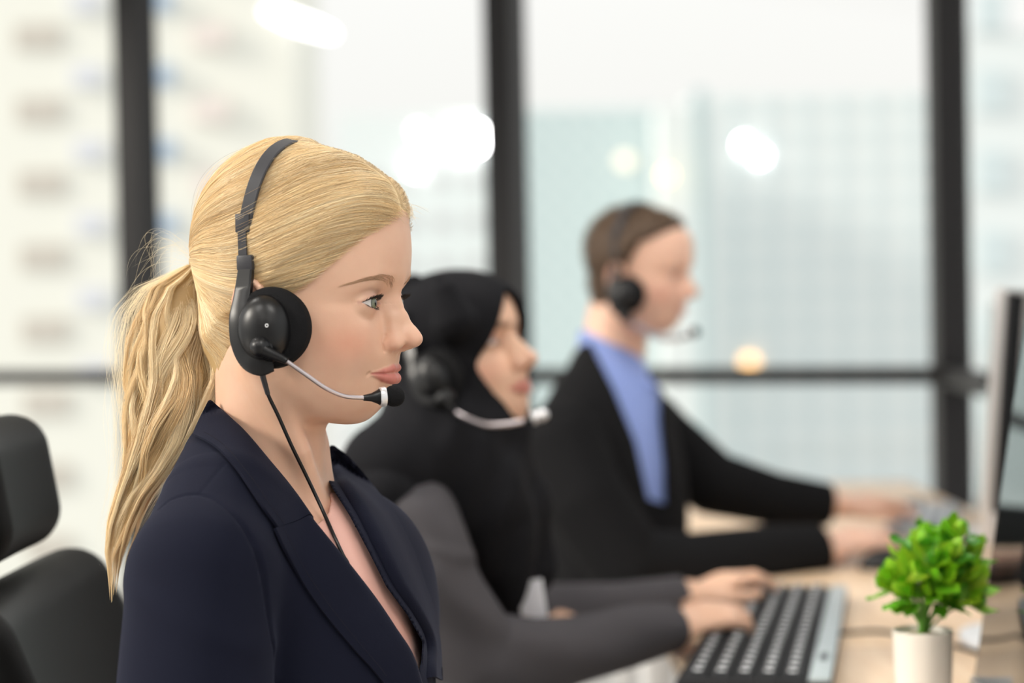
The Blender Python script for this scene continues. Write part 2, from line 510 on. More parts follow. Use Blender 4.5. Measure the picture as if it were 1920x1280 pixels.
def eye_mesh(par, side, M, iris, parent, name='eye', look=(0, 0)):
    """eyeball with cornea bulge; colour by angle from the gaze axis"""
    ex, ey, ez = par['eye']; er = par['er']
    me = bpy.data.meshes.new(name); bm = bmesh.new()
    bmesh.ops.create_uvsphere(bm, u_segments=64, v_segments=64, radius=1)
    bmesh.ops.rotate(bm, matrix=Matrix.Rotation(math.radians(90), 3, 'Y'), verts=bm.verts)
    gz = rotz(look[0]) @ roty(-look[1])
    V = np.array([v.co for v in bm.verts]); ang = np.degrees(np.arccos(np.clip(V[:, 0], -1, 1)))
    r = er + 0.9 * np.exp(-(ang / 22) ** 4)
    C = np.tile(np.array([0.80, 0.77, 0.74]), (len(V), 1))
    a = ang / 28.0
    rad = np.arctan2(V[:, 1], V[:, 2])
    fib = 0.5 + 0.5 * np.sin(rad * 23) * np.sin(rad * 41 + 1)
    ic = np.array(iris)
    for i in range(len(V)):
        if a[i] < 1.03:
            t = a[i]
            c = ic * (0.75 + 0.35 * fib[i]) if t < 0.88 else ic * 0.35
            if t < 0.42: c = np.array([0.006] * 3)
            C[i] = c
        else:
            C[i] = C[i] * (1 - 0.1 * min(1, (a[i] - 1) / 1.5)) + np.array([0.05, 0, 0]) * min(1, (a[i] - 1))
    V = (V * r[:, None]) @ gz.T + np.array([ex, ey * side, ez])
    Vw = V @ M[0].T + M[1]
    for v, c in zip(bm.verts, Vw): v.co = Vector(c) * 0.001
    bm.to_mesh(me); bm.free()
    ca = me.color_attributes.new('Col', 'FLOAT_COLOR', 'POINT')
    C4 = np.ones((len(V), 4), F32); C4[:, :3] = C; ca.data.foreach_set('color', C4.ravel())
    if 'eye' not in bpy.data.materials:
        m = mat('eye', (1, 1, 1), 0.06, spec=0.6)
        vc = N(m, 'ShaderNodeVertexColor'); vc.layer_name = 'Col'; L(m, vc.outputs[0], BS(m).inputs['Base Color'])
        BS(m).inputs['Coat Weight'].default_value = 0.6
    return link(name, me, bpy.data.materials['eye'], parent)

def hair_curves(name, strands, radius, material, parent, col=None, taper=True):
    """strands: (n,k,3) metres or list of (k,3) arrays"""
    cd = bpy.data.hair_curves.new(name)
    sizes = [len(s) for s in strands]
    cd.add_curves(sizes)
    P_ = np.concatenate([np.asarray(s, F32) for s in strands])
    cd.position_data.foreach_set('vector', P_.ravel())
    R = np.empty(len(P_), F32); o = 0
    for i, s in enumerate(sizes):
        r = radius[i] if hasattr(radius, '__len__') else radius
        t = np.linspace(0, 1, s)
        R[o:o + s] = r * (np.clip(np.minimum((1 - t) * 4, 1), 0.15, 1) if taper else 1); o += s
    a = cd.attributes.get('radius') or cd.attributes.new('radius', 'FLOAT', 'POINT')
    a.data.foreach_set('value', R)
    if col is not None:
        c = cd.attributes.new('tint', 'FLOAT_COLOR', 'CURVE')
        C4 = np.ones((len(sizes), 4), F32); C4[:, :3] = col; c.data.foreach_set('color', C4.ravel())
    cd.materials.append(material)
    o = bpy.data.objects.new(name, cd); COL.objects.link(o)
    if parent is not None: o.parent = parent
    return o

def hair_material(name, color, rough=0.35, spec=0.5):
    m = mat(name, color, rough, spec=spec)
    a = N(m, 'ShaderNodeAttribute'); a.attribute_name = 'tint'
    L(m, a.outputs['Color'], BS(m).inputs['Base Color'])
    return m
# ------------------------------------------------------------------ the blonde woman in front: head, neck, hair, headset
H1 = np.array(P(543, 571, 1.66)) * 1000          # head axis, mm, world
YAW1 = -19.0
R1 = rotz(YAW1) @ roty(0) @ rotx(0.0)
M1 = (R1, np.zeros(3))
PAR1 = dict(PAR)
woman = empty('person', tuple(H1 / 1000), label='blonde woman in a navy blazer and pink blouse wearing a headset, looking to the side', cat='person')

def body1(p):
    """skin of head, neck, chest; p in mm about the head axis, world aligned"""
    q = p @ np.array(R1, F32)
    d = head_sdf(q, PAR1)
    nk = cap(p, (-17, 2, -40), (-21, 6, -165), 46, 46)
    nk = smin(nk, ell(p, (-20, 8, -235), (95, 150, 75)), 35)
    # trapezius and sternomastoid
    nk = smin(nk, chain(p, [(-25, -52, -45), (10, -38, -120), (22, -12, -185)], [9, 9, 8]), 14)
    nk = smin(nk, chain(p, [(-5, 50, -45), (18, 30, -120), (26, 8, -185)], [9, 9, 8]), 14)
    nk = smin(nk, chain(p, [(20, -8, -186), (20, -60, -190), (0, -120, -182)], [7, 6, 6]), 14)
    return smin(d, nk, 16)

def make_body1():
    V, F = sdf_mesh(body1, (-115, -100, -205), (125, 100, 142), FACE_H)
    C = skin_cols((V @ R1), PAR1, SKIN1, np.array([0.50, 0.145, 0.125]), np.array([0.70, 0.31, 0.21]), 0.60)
    me = np_mesh('body', V * 0.001, F, {'Col': C})
    return link('body', me, skin_material('fair_skin'), woman)
FACE_H = 0.9
SKIN1 = (0.72, 0.45, 0.32)
make_body1()
for s in (-1, 1):
    eye_mesh(PAR1, s, M1, (0.20, 0.22, 0.14), woman)

def surf_x(pts, par, x0=128.0):
    """front surface of a head at (y,z) columns, head frame"""
    p = np.array([(x0, y, z) for y, z in pts], float)
    for _ in range(90): p[:, 0] -= np.clip(head_sdf(p.astype(F32), par) * 0.6, -0.5, 4)
    return p
def lashes_and_brows():
    r = np.random.default_rng(9)
    ex, ey, ez = PAR1['eye']; S = []; Rr = []; er = PAR1['er'] + 1.0
    def edge(t, upper):
        s_ = max(0, 1 - t * t); tilt = ez + 0.6 * t
        z = tilt + PAR1['up'] * s_ ** 0.7 * (1 - 0.22 * t) if upper else tilt - PAR1['low'] * s_ ** 0.85
        y = ey + 0.2 + 11.6 * t
        x = ex + math.sqrt(max(er ** 2 - (y - ey) ** 2 - (z - ez) ** 2, 1))
        return np.array([x, y, z])
    for sd in (-1, 1):
        for upper, n, ln in ((True, 130, 8.0), (False, 46, 3.6)):
            for i in range(n):
                t = r.uniform(-0.85, 0.97); a = edge(t, upper)
                out = np.array([1.0, (0.55 * t + 0.1), 0.12 if upper else -0.55]); out /= np.linalg.norm(out)
                l_ = ln * (0.62 + 0.3 * (t + 1) / 2) * r.uniform(.75, 1.1); k = np.linspace(0, 1, 7)[:, None]
                q = a - out * 0.3 + out * l_ * k + np.array([0, 0.12 * t, 0.36 if upper else -0.2]) * l_ * k ** 2 + r.normal(0, .35, 3) * k
                q[:, 1] *= sd; S.append(to_w(q)); Rr.append(0.00013 if upper else 0.00007)
        # liner along the upper lid
        for m in range(3):
            q = np.array([edge(t, True) + np.array([0.15, 0, 0.25 + .15 * m]) for t in np.linspace(-0.9, 1.0, 24)]); q[:, 1] *= sd
            S.append(to_w(q)); Rr.append(0.00024)
    m_ = hair_material('eyelash', (0.01, 0.008, 0.006), 0.5)
    hair_curves('eyelash', S, Rr, m_, woman, np.tile([0.012, 0.008, 0.006], (len(S), 1)))
    S = []; Rr = []; B = []
    for i in range(330):
        t = r.uniform(0, 1) ** 0.8
        y = np.interp(t, [0, .4, .75, 1], [9, 26, 39, 48]); z = np.interp(t, [0, .4, .75, 1], [14.0, 20.2, 20.0, 16.2])
        w = np.interp(t, [0, .2, .6, 1], [3.4, 3.6, 2.0, 0.7]); B.append((y, z + r.uniform(-1, 1) * w, t))
    Q = []
    k = np.linspace(0, 1, 5)[:, None]
    for b in B:
        t = b[2]; d = np.array([0, 0.75, 0.55 - 1.0 * t]); d /= np.linalg.norm(d)
        Q.append(np.array([0, b[0], b[1]]) + d * r.uniform(4, 6.5) * k)
    Q = np.array(Q); s2 = surf_x(Q[:, :, 1:].reshape(-1, 2), PAR1).reshape(Q.shape)
    Q[:, :, 0] = s2[:, :, 0] + 0.2 + 0.35 * k[:, 0]
    for sd in (-1, 1):
        for q in Q:
            S.append(to_w(q * np.array([1, sd, 1]))); Rr.append(0.00006)
    m_ = hair_material('eyebrow', (0.3, 0.18, 0.1), 0.5)
    hair_curves('eyebrow', S, Rr, m_, woman, np.tile([0.46, 0.28, 0.17], (len(S), 1)) * r.uniform(.7, 1.3, (len(S), 1)))
def to_w(Q): return (np.asarray(Q) @ R1.T) * 0.001
lashes_and_brows()
# ------------------------------------------------------------------ blonde hair: cap, swept strands, ponytail (head frame, mm)
HC = np.array([8.0, 0, 40])
XH_Z = [-80, -60, -40, -22, -8, 4, 12, 23, 41, 56, 67, 74, 90, 140]
XH_X = [-62, -52, -38, -22, -8, 18, 31, 49, 66, 83, 98, 105, 118, 135]
def cap_sdf(p):
    q = sym(p)
    sk = smin(ell(q, (8, 0, 48), (80, 71, 83)), ell(q, (34, 0, 42), (82, 67, 84)), 12)
    F = lookup(FT, FT0, q[:, 1], q[:, 2]); n = lookup(FN, FT0, q[:, 1], q[:, 2])
    base = smax(sk, (q[:, 0] - F) * n, 8)
    nape = smin(cap(q, (-22, 0, -20), (-17, 0, -75), 48, 45), base, 14)
    xh = np.interp(q[:, 2], XH_Z, XH_X).astype(F32)
    t = np.clip((xh - 3 - q[:, 0]) / 26, -0.4, 1)
    tz = np.clip((q[:, 2] + 75) / 50, 0, 1)
    d = nape - 7.5 * t * (0.35 + 0.65 * tz)
    # gathered towards the tie
    d = smin(d, cap(q, (-62, 0, 42), (-83, 0, 38), 34, 9), 14)
    low = (-70 - q[:, 2])
    return smax(d, low, 6)
hm_blonde = hair_material('blonde_hair', (0.6, 0.42, 0.2), 0.38, 0.6)
BL = np.array([[0.92, 0.72, 0.42], [0.85, 0.61, 0.31], [0.97, 0.84, 0.58], [0.50, 0.32, 0.14], [0.34, 0.21, 0.10]])
BLp = np.array([0.30, 0.26, 0.20, 0.16, 0.08])
def blonde(n, lock=None, dark=1.0):
    r = np.random.default_rng(n)
    pr = BLp * np.array([1, 1, 1, dark, dark]); pr /= pr.sum()
    c = BL[r.choice(5, n, p=pr)] * r.uniform(0.85, 1.12, (n, 1))
    if lock is not None: c = c * (0.45 + 0.0) + lock * 0.55
    return c

def bvh_of(V, F): return BVHTree.FromPolygons([tuple(v) for v in V], [tuple(int(i) for i in f) for f in F])
def to_world1(Q): return (np.asarray(Q) @ R1.T) * 0.001

Vc, Fc = sdf_mesh(cap_sdf, (-110, -95, -85), (125, 95, 150), 1.8)
capC = np.tile(np.array([0.55, 0.37, 0.17]), (len(Vc), 1))
hair_obj = link('hair', np_mesh('hair', to_world1(Vc), Fc, {'Col': capC}), None, woman)
mcap = mat('blonde_hair_base', (0.50, 0.34, 0.16), 0.55); hair_obj.data.materials.append(mcap)
cap_bvh = bvh_of(Vc, Fc)

ZE = np.linspace(-1, 1, 41); XX = np.linspace(-1, 1, 121)
def radial(D):
    """radius of the hair cap from HC in the directions D (n,3)"""
    out = np.empty(len(D)); c = Vector(HC)
    for i, d in enumerate(D):
        h = cap_bvh.ray_cast(c + Vector(d) * 250, -Vector(d))
        out[i] = 250 - h[3] if h[0] is not None else 90
    return out
# table of radii over direction (theta, phi)
NT, NP_ = 90, 180
_th = np.linspace(0.02, math.pi - 0.35, NT); _ph = np.linspace(-math.pi, math.pi, NP_)
TH, PH = np.meshgrid(_th, _ph, indexing='ij')
RT = radial(np.stack([np.sin(TH) * np.cos(PH), np.sin(TH) * np.sin(PH), np.cos(TH)], -1).reshape(-1, 3)).reshape(NT, NP_)
def rad_lookup(D):
    th = np.arccos(np.clip(D[:, 2], -1, 1)); ph = np.arctan2(D[:, 1], D[:, 0])
    a = np.clip((th - _th[0]) / (_th[1] - _th[0]), 0, NT - 1.001); b = np.clip((ph + math.pi) / (_ph[1] - _ph[0]), 0, NP_ - 1.001)
    i = a.astype(int); j = b.astype(int); u = a - i; v = b - j
    return RT[i, j] * (1 - u) * (1 - v) + RT[i + 1, j] * u * (1 - v) + RT[i, j + 1] * (1 - u) * v + RT[i + 1, j + 1] * u * v

VK = np.array([-0.75, -0.4, -0.12, 0, .25, .5, .75, .9, 1.0, 1.25, 1.5, 1.75, 2.0, 2.3])
# control points (one side, mirrored), columns: root, mid-front, headset plane, back, tie
CP = np.array([
 [(-44, 36, -66), (-50, 38, -40), (-58, 36, -15), (-70, 24, 14), (-86, 5, 37)],
 [(-26, 56, -42), (-36, 54, -24), (-48, 48, -4), (-66, 30, 20), (-86, 5, 38)],
 [(-12, 70, -12), (-24, 66, -4), (-40, 58, 8), (-62, 36, 26), (-86, 5, 38)],
 [(30, 66, 8), (12, 70, 5), (-10, 70, 8), (-52, 50, 20), (-86, 5, 38)],
 [(48, 63, 22), (22, 70, 13), (-8, 72, 12), (-50, 52, 23), (-86, 5, 38)],
 [(66, 54, 39), (36, 68, 26), (-6, 73, 18), (-50, 53, 28), (-86, 5, 39)],
 [(84, 42, 56), (50, 60, 44), (-4, 73, 26), (-48, 54, 33), (-86, 5, 39)],
 [(101, 25, 67), (60, 56, 56), (-2, 73, 34), (-48, 54, 38), (-86, 5, 39)],
 [(105, 3, 74), (74, 44, 74), (0, 72, 46), (-46, 54, 44), (-86, 5, 40)],
 [(92, 2, 100), (58, 44, 94), (2, 69, 66), (-44, 53, 54), (-86, 5, 40)],
 [(70, 1, 122), (44, 40, 112), (4, 62, 84), (-42, 50, 65), (-86, 4, 41)],
 [(45, 1, 134), (26, 36, 124), (2, 52, 102), (-42, 44, 78), (-86, 4, 41)],
 [(15, 1, 138), (2, 28, 130), (-18, 40, 112), (-48, 36, 88), (-86, 3, 42)],
 [(-22, 1, 130), (-34, 20, 118), (-48, 28, 100), (-66, 20, 74), (-86, 2, 42)]], float)
def cr_path(C, t):
    """C (n,5,3) control points, t (k,) -> (n,k,3)"""
    q = np.concatenate([2 * C[:, :1] - C[:, 1:2], C, 2 * C[:, -1:] - C[:, -2:-1]], 1)
    s = np.clip(t, 0, 1) * 3.9999; i = s.astype(int); u = (s - i)[None, :, None]
    a, b, c, d = q[:, i], q[:, i + 1], q[:, i + 2], q[:, i + 3]
    return 0.5 * (2 * b + (c - a) * u + (2 * a - 5 * b + 4 * c - d) * u ** 2 + (3 * b - a - 3 * c + d) * u ** 3)
def swept(n, side, seed, lift=(0.2, 2.6), vr=(-0.75, 2.3), K=22, t0max=0.45):
    r = np.random.default_rng(seed)
    v = r.uniform(vr[0], vr[1], n)
    vv = np.clip(v + r.normal(0, 0.012, n), -0.75, 2.3)
    C = np.empty((n, 5, 3))
    for a in range(5):
        w = np.clip(vv + r.normal(0, 0.022, n) * (a > 0), -0.75, 2.3)
        for k in range(3): C[:, a, k] = np.interp(w, VK, CP[:, a, k])
    C[:, :, 1] *= side
    t0 = r.uniform(0, 1, n) ** 2.2 * t0max
    t0[: n // 3] = 0
    out = np.empty((n, K, 3))
    tt = np.linspace(0, 1, K)
    base = cr_path(C, tt)
    for i in range(n):
        ti = t0[i] + (1 - t0[i]) * tt
        for k in range(3): out[i, :, k] = np.interp(ti, tt, base[i, :, k])
    D = out - HC; D /= np.linalg.norm(D, axis=2, keepdims=True)
    R = rad_lookup(D.reshape(-1, 3)).reshape(n, K)
    lockn = np.sin(v * 37 + side) * 0.5 + np.sin(v * 71 + 2) * 0.5 + np.sin(v * 140 + 1) * 0.4
    off = r.uniform(lift[0], lift[1], n)[:, None] + 0.9 * lockn[:, None] * np.sin(np.clip(tt, 0, 1) * math.pi)[None]
    rp = np.clip((t0[:, None] * 0.5 + tt[None]) / 0.12, 0, 1); off = off * rp + 0.15 * (1 - rp)
    P_ = HC + D * (R + off)[:, :, None]
    # the last stretch converges to the tie rather than the shell
    w = np.clip((tt - 0.86) / 0.14, 0, 1)[None, :, None] ** 1.5
    P_ = P_ * (1 - w) + out * w
    return P_, v, lockn

def make_swept():
    S, Cc, Rr = [], [], []
    for side, n in ((-1, 17000), (1, 6000)):
        P_, v, ln = swept(n, side, 11 + side)
        lockcol = BL[np.clip(((np.sin(v * 53 + 1.3) + np.sin(v * 97)) * 0.9 + 1.6).astype(int), 0, 3)]
        r = np.random.default_rng(5)
        c = blonde(n, None, 1.0) * 0.52 + lockcol * 0.48
        # darker natural roots near the parting and over the ear
        dk = np.exp(-((v - 0.1) / 0.14) ** 2) * 0.35 + np.exp(-((v - 0.75) / 0.07) ** 2) * 0.3 + np.exp(-((v - 1.45) / 0.12) ** 2) * 0.25
        c = c * (1 - dk[:, None]) + np.array([0.36, 0.24, 0.12]) * dk[:, None]
        S.append(P_); Cc.append(c); Rr.append(r.uniform(0.06, 0.13, n))
    S = np.concatenate(S); Cc = np.concatenate(Cc); Rr = np.concatenate(Rr) * 0.001
    hair_curves('hair_strands', list(to_world1(S)), Rr, hm_blonde, hair_obj, Cc)
make_swept()
def baby_hair():
    """fine short hair along the hairline"""
    r = np.random.default_rng(77); n = 1500
    P_, v, ln = swept(n, -1, 78, (0.2, 1.6), (0.0, 1.02), 24, 0.02)
    P2, v2, _ = swept(500, 1, 79, (0.2, 1.6), (0.3, 1.02), 24, 0.02)
    S = []
    for Q in (P_, P2):
        for q in Q:
            m = q[:7 + r.integers(0, 5)].copy(); k = np.linspace(0, 1, len(m))[:, None]
            st = np.array([r.uniform(0, 5.5), 0, r.uniform(-4, 1)])
            m += st * (1 - k) ** 1.2
            d = m - HC; d /= np.linalg.norm(d, axis=1, keepdims=True)
            m += d * (r.uniform(-1.5, 0.8) * (1 - k) + r.uniform(0, 1.8) * k)
            S.append(to_world1(m))
    for i in range(60):     # wisps standing off the front of the hairline
        z = r.uniform(56, 78); x = np.interp(z, XH_Z, XH_X) + 1; y = r.uniform(-20, 25)
        t = np.linspace(0, 1, 10)[:, None]
        a = np.array([x - 4, y, z + 4]); 
        S.append(to_world1(a + np.array([r.uniform(6, 16), r.uniform(-4, 8), r.uniform(-10, 4)]) * t + np.array([0, 0, -r.uniform(0, 9)]) * t * t))
    for i in range(90):     # loose strands lifting from the crown and back
        q = swept(1, -1, 500 + i, (1, 2), (0.9, 2.3), 20, 0.3)[0][0]
        d = q - HC; d /= np.linalg.norm(d, axis=1, keepdims=True); k = np.linspace(0, 1, 20)[:, None]
        q = q + d * (r.uniform(1, 7) * np.sin(k * math.pi) ** 2)
        S.append(to_world1(q))
    hair_curves('fine_hair', S, 0.00006, hm_blonde, hair_obj, blonde(len(S), None, 0.6))
baby_hair()

# ponytail, world-aligned mm about the head axis; edges traced along its length
def X1(px): return (px - 543) / 2.22
def Z1(py): return (571 - py) / 2.22
TY = np.array([492, 510, 535, 580, 640, 700, 760, 820, 870, 920, 970, 1020, 1060, 1110])
TL = np.array([350, 318, 272, 243, 234, 230, 230, 231, 226, 214, 201, 197, 203, 208])
TR = np.array([375, 392, 405, 424, 434, 430, 402, 368, 332, 290, 262, 240, 226, 214])
def tail_pt(t, a, b):
    """t 0..1 down the tail, (a,b) in the unit disc across"""
    s = t * (len(TY) - 1)
    y = np.interp(s, np.arange(len(TY)), TY); l = np.interp(s, np.arange(len(TY)), TL); r = np.interp(s, np.arange(len(TY)), TR)
    cx = X1((l + r) / 2); hw = (r - l) / 2 / 2.22
    dep = np.interp(t, [0, 0.15, 0.5, 0.8, 1], [6, 24, 30, 20, 8])
    cy = np.interp(t, [0, 0.2, 0.6, 1.0], [28, 20, -2, -18])
    return np.stack([cx + a * hw, cy + b * dep, Z1(y)], -1)
def make_tail():
    r = np.random.default_rng(21)
    K = 44; tt = np.linspace(0, 1, K)
    S, Cc, Rr = [], [], []
    nl = 64
    for k in range(nl):
        ang = r.uniform(0, 2 * math.pi); rr = math.sqrt(r.uniform(0.02, 1)) * 0.86
        a0, b0 = rr * math.cos(ang), rr * math.sin(ang)
        a1, b1 = np.clip(a0 + r.normal(0, 0.30), -0.9, 0.9), np.clip(b0 + r.normal(0, .3), -0.9, 0.9)
        ph = r.uniform(0, 6.28, 4); amp = r.uniform(0.08, 0.28); fr = r.uniform(1.6, 3.2)
        end = r.uniform(0.74, 1.0) if a0 > -0.2 else r.uniform(0.86, 1.03)
        lc = BL[r.choice(5, p=[.30, .30, .26, .11, .03])]
        n = int(r.uniform(90, 190))
        sp_ = r.choice([0.03, 0.05, 0.10]); ja = r.normal(0, sp_, n); jb = r.normal(0, 0.06, n)
        jw = r.normal(0, 0.5, n)
        te = end * r.uniform(0.82, 1.0, n)
        for i in range(n):
            t = tt * te[i]
            w = np.clip(t / 0.25, 0, 1)
            a = a0 * (1 - t) + a1 * t + amp * w * np.sin(fr * 6.28 * t + ph[0] + 0.25 * jw[i]) + ja[i] * (0.7 + 0.9 * t)
            b = b0 * (1 - t) + b1 * t + amp * w * np.sin(fr * 6.28 * t * 0.9 + ph[1]) + jb[i] * (0.7 + 0.9 * t)
            q = np.sqrt(a * a + b * b); f = np.where(q > 1, 1 / q + 0.04 * jw[i], 1.0)
            S.append(tail_pt(t, a * f, b * f) * 0.001)
        Cc.append(blonde(n, None, 0.8) * 0.5 + lc * 0.5); Rr.append(r.uniform(0.06, 0.13, n))
    tail = hair_curves('ponytail', S, np.concatenate(Rr) * 0.001, hm_blonde, woman, np.concatenate(Cc))
    # core so that the tail is a solid lock
    def core(p):
        z = p[:, 2]; py = 571 - z * 2.22
        s = np.interp(py, TY, np.linspace(0, 1, len(TY)))
        l = X1(np.interp(py, TY, TL)); rr_ = X1(np.interp(py, TY, TR))
        cx = (l + rr_) / 2; hw = (rr_ - l) / 2 * 0.62 + 0.5
        cy = np.interp(s, [0, 0.2, 0.6, 1.0], [28, 20, -2, -18]); dp = np.interp(s, [0, 0.15, 0.5, 0.8, 1], [6, 24, 30, 20, 8]) * 0.62
        k = np.sqrt(((p[:, 0] - cx) / hw) ** 2 + ((p[:, 1] - cy) / dp) ** 2) - 1
        d = k * np.minimum(hw, dp) * 0.6
        return np.maximum(np.maximum(d, z - 35), Z1(1010) - z).astype(F32)
    V, F = sdf_mesh(core, (-165, -60, -205), (-35, 60, 45), 3)
    link('ponytail_core', np_mesh('ponytail_core', V * 0.001, F), mcap, tail)
    # flyaway strands
    S = []; n = 280
    for i in range(n):
        t = np.linspace(0, 1, 20) * r.uniform(0.3, 0.9); a0 = r.choice([-1, 1]) * r.uniform(0.8, 1.05); b0 = r.uniform(-1, 1)
        ph = r.uniform(0, 6.28); g = r.uniform(0.02, 0.45)
        S.append(tail_pt(t, a0 + np.sign(a0) * g * np.sin(t * 5 + ph) ** 2, b0 + 0.2 * np.sin(6 * t)) * 0.001)
    for i in range(26):   # loose loops above the tie
        p0 = np.array([X1(372 + r.uniform(-12, 12)), 10 + r.uniform(-15, 10), Z1(492 + r.uniform(-25, 12))])
        d1 = np.array([r.uniform(-48, -12), r.uniform(-12, 12), r.uniform(-5, 48)]); d2 = np.array([r.uniform(-60, -20), r.uniform(-10, 10), r.uniform(-60, 0)])
        t = np.linspace(0, 1, 20)[:, None]
        S.append((p0 + d1 * (2 * t * (1 - t)) * 1.3 + d2 * t * t) * 0.001)
    hair_curves('flyaway_hair', S, 0.00005, hm_blonde, tail, np.tile(BL[2], (len(S), 1)))
    # the long stray lock across the collar
    S = []
    for i in range(40):
        g = r.normal(0, 1, 3)
        pts = catmull([Vector((X1(a) + g[0] * 1.2 * k, -46 - 6 * k + g[1] * 1.5, Z1(b) + g[2] * 1.2 * k)) for k, (a, b) in enumerate([(385, 640), (425, 690), (452, 742), (430, 768), (370, 798), (330, 840)])], 5)
        S.append(np.array([tuple(v) for v in pts]) * 0.001)
    # elastic
    bm = bmesh.new()
    pts = []
    for k in range(25):
        a = 2 * math.pi * k / 24
        pts.append(Vector((X1(366) + 2 * math.cos(a), 27 + 8.5 * math.cos(a), Z1(493) + 8.5 * math.sin(a))) * 0.001)
    add_tube(bm, pts, 0.0022, 8)
    bm_obj('hair_tie', bm, mat('hair_tie', (0.45, 0.30, 0.14), 0.6), woman)
make_tail()
# ------------------------------------------------------------------ headset of the woman in front
def on_plane(px, py, yl, H=H1, R=R1):
    """point (head frame, mm) where the sight line through a pixel meets the sagittal plane y=yl of a head"""
    o, d = ray(px, py)
    o = (np.array(o) * 1000 - H) @ R; d = np.array(d) @ R
    t = (yl - o[1]) / d[1]
    return o + d * t
black_pl = mat('black_plastic', (0.006, 0.006, 0.007), 0.36, spec=0.4)
matte_bl = mat('matte_black_plastic', (0.030, 0.030, 0.036), 0.5)
foam_m = mat('black_foam', (0.008, 0.008, 0.009), 0.95, spec=0.2); noise_bump(foam_m, 900, 1.0, 0.0006)
chrome_m = mat('brushed_metal', (0.62, 0.56, 0.58), 0.28, metal=1.0)
silver_m = mat('silver_trim', (0.80, 0.80, 0.82), 0.3, metal=0.6)
def headset(H, R, root, near_y=-84, mic=True, K=1.0, fine=True, silver_tip=False, cupx=None, band_top=(15, 135), cz=-18.0, cx=23.5, wide=1.0, boom=None, yb=None, cab=None, band_m=None):
    """every piece is modelled in head frame mm, then placed"""
    T = Matrix.Translation(Vector(H - np.array(root.location) * 1000) * 0.001) @ Matrix(np.array(R).tolist()).to_4x4() @ Matrix.Scale(0.001, 4)
    def put(name, bm, m, parent, sharp=35):
        bmesh.ops.transform(bm, matrix=T, verts=bm.verts)
        return bm_obj(name, bm, m, parent, True, sharp)
    C = Vector((cx, near_y, cz))
    Ry = Matrix.Translation(C) @ Matrix.Rotation(math.radians(90), 4, 'X') @ Matrix.Rotation(math.radians(6), 4, 'Y')   # local z -> -y (outwards)
    seg = 48 if fine else 24
    for s in (-1, 1):
        cp = bmesh.new()
        Mx = Ry if s < 0 else Matrix.Scale(-1, 4, (0, 1, 0)) @ Ry
        prof = [(0, -9), (22, -10), (28, -10), (31.5, -7), (32.5, -2), (31.5, 4), (28, 7.5), (24, 8.5), (0, 8.5)]
        add_lathe(cp, prof, seg, Mx)
        cush = put('ear_cushion', cp, foam_m, root)
        sh = bmesh.new()
        add_lathe(sh, [(27, 4), (27.5, 8), (26, 12), (23, 16.5), (18, 20), (11, 22.4), (5, 23.3), (0, 23.5)], seg, Mx @ Matrix.Translation((-3, -1.0, 0)) @ Matrix.Diagonal((0.80, 1.0, 1.0, 1)))
        shell = put('ear_cup', sh, black_pl, root)
        yk = bmesh.new()
        # back housing that runs from the slider down around the cup
        A = [(3.5, 32), (3.5, 18), (3.5, 4), (3.5, -10), (5, -26), (9, -38), (15, -45), (23, -48.5), (31, -48)]
        Wd = [6.0, 6.6, 7.2, 8.5, 9.0, 8.5, 8, 7, 4]
        yy = [-81, -85, -90, -94.5, -96, -96.5, -97, -96, -93]
        off = C.x - 23.5 - 2.0
        pts = [Vector((a + off, s * -y * (abs(near_y) / 84.0), z + cz + 18)) for (a, z), y in zip(A, yy)]
        up = [Vector((0, 1, 0))] * len(pts)
        P2 = catmull(pts, 4); W2 = np.interp(np.linspace(0, 1, len(P2)), np.linspace(0, 1, len(Wd)), Wd)
        prof = [(-1, -.8), (-.7, -1), (.7, -1), (1, -.8), (1, .8), (.7, 1), (-.7, 1), (-1, .8)]
        add_tube(yk, P2, [(3.2, w) for w in W2], up=Vector((0, 1, 0)), prof=prof)
        put('arm', yk, black_pl, root)
    if fine:
        b = bmesh.new(); c0 = on_plane(500.5, 610, near_y - 22.5, H, R)
        add_lathe(b, [(0.8, 0), (0.8, .6), (1.5, .6), (1.5, 0)], 20, Matrix.Translation(Vector(c0)) @ Matrix.Rotation(math.radians(90), 4, 'X'))
        put('badge', b, silver_m, shell)
    # headband arc over the crown
    bx, bz = band_top
    n = 48; pts = []; hw = abs(near_y) - 4.5
    z0 = 58.0
    xs0 = -1 + (C.x - 23.5)
    for k in range(n + 1):
        a = math.pi * k / n
        y = -hw * math.cos(a); w = math.sin(a)
        e = w ** 0.72
        pts.append(Vector((xs0 + (bx - xs0) * e, -hw * np.sign(math.cos(a)) * abs(math.cos(a)) ** 0.85, z0 + (bz - z0) * e)))
    b = bmesh.new()
    up = []
    for p in pts: up.append(Vector((1, 0, -0.25)).normalized())
    prof = [(-1, -.5), (-.85, -1), (.85, -1), (1, -.5), (1, .5), (.85, 1), (-.85, 1), (-1, .5)]
    add_tube(b, pts, [(5.6, 1.5)] * len(pts), up=up, prof=prof)
    put('headband', b, band_m or matte_bl, root)
    for s in (-1, 1):
        b = bmesh.new()
        add_box(b, (xs0 - 6.6, -2.6, 58), (xs0 + 6.0, 2.6, 73), Matrix.Translation((0, s * hw, 0)), 1.0)
        put('band_end', b, matte_bl, root)
        b = bmesh.new(); add_tube(b, [(xs0 - 0.5, s * (hw + 1.6), 60), (xs0 + 0.2, s * (hw + 2.2), 30)], [(3.6, 1.4)] * 2, up=Vector((1, 0, 0)), prof=[(-1, -1), (1, -1), (1, 1), (-1, 1)])
        put('slider', b, matte_bl, root)
        b = bmesh.new(); add_box(b, (xs0 - 4.5, -4.2, 28), (xs0 + 9.2, 4.2, 40), Matrix.Translation((0, s * (hw + 1.6), 0)), 1.2)
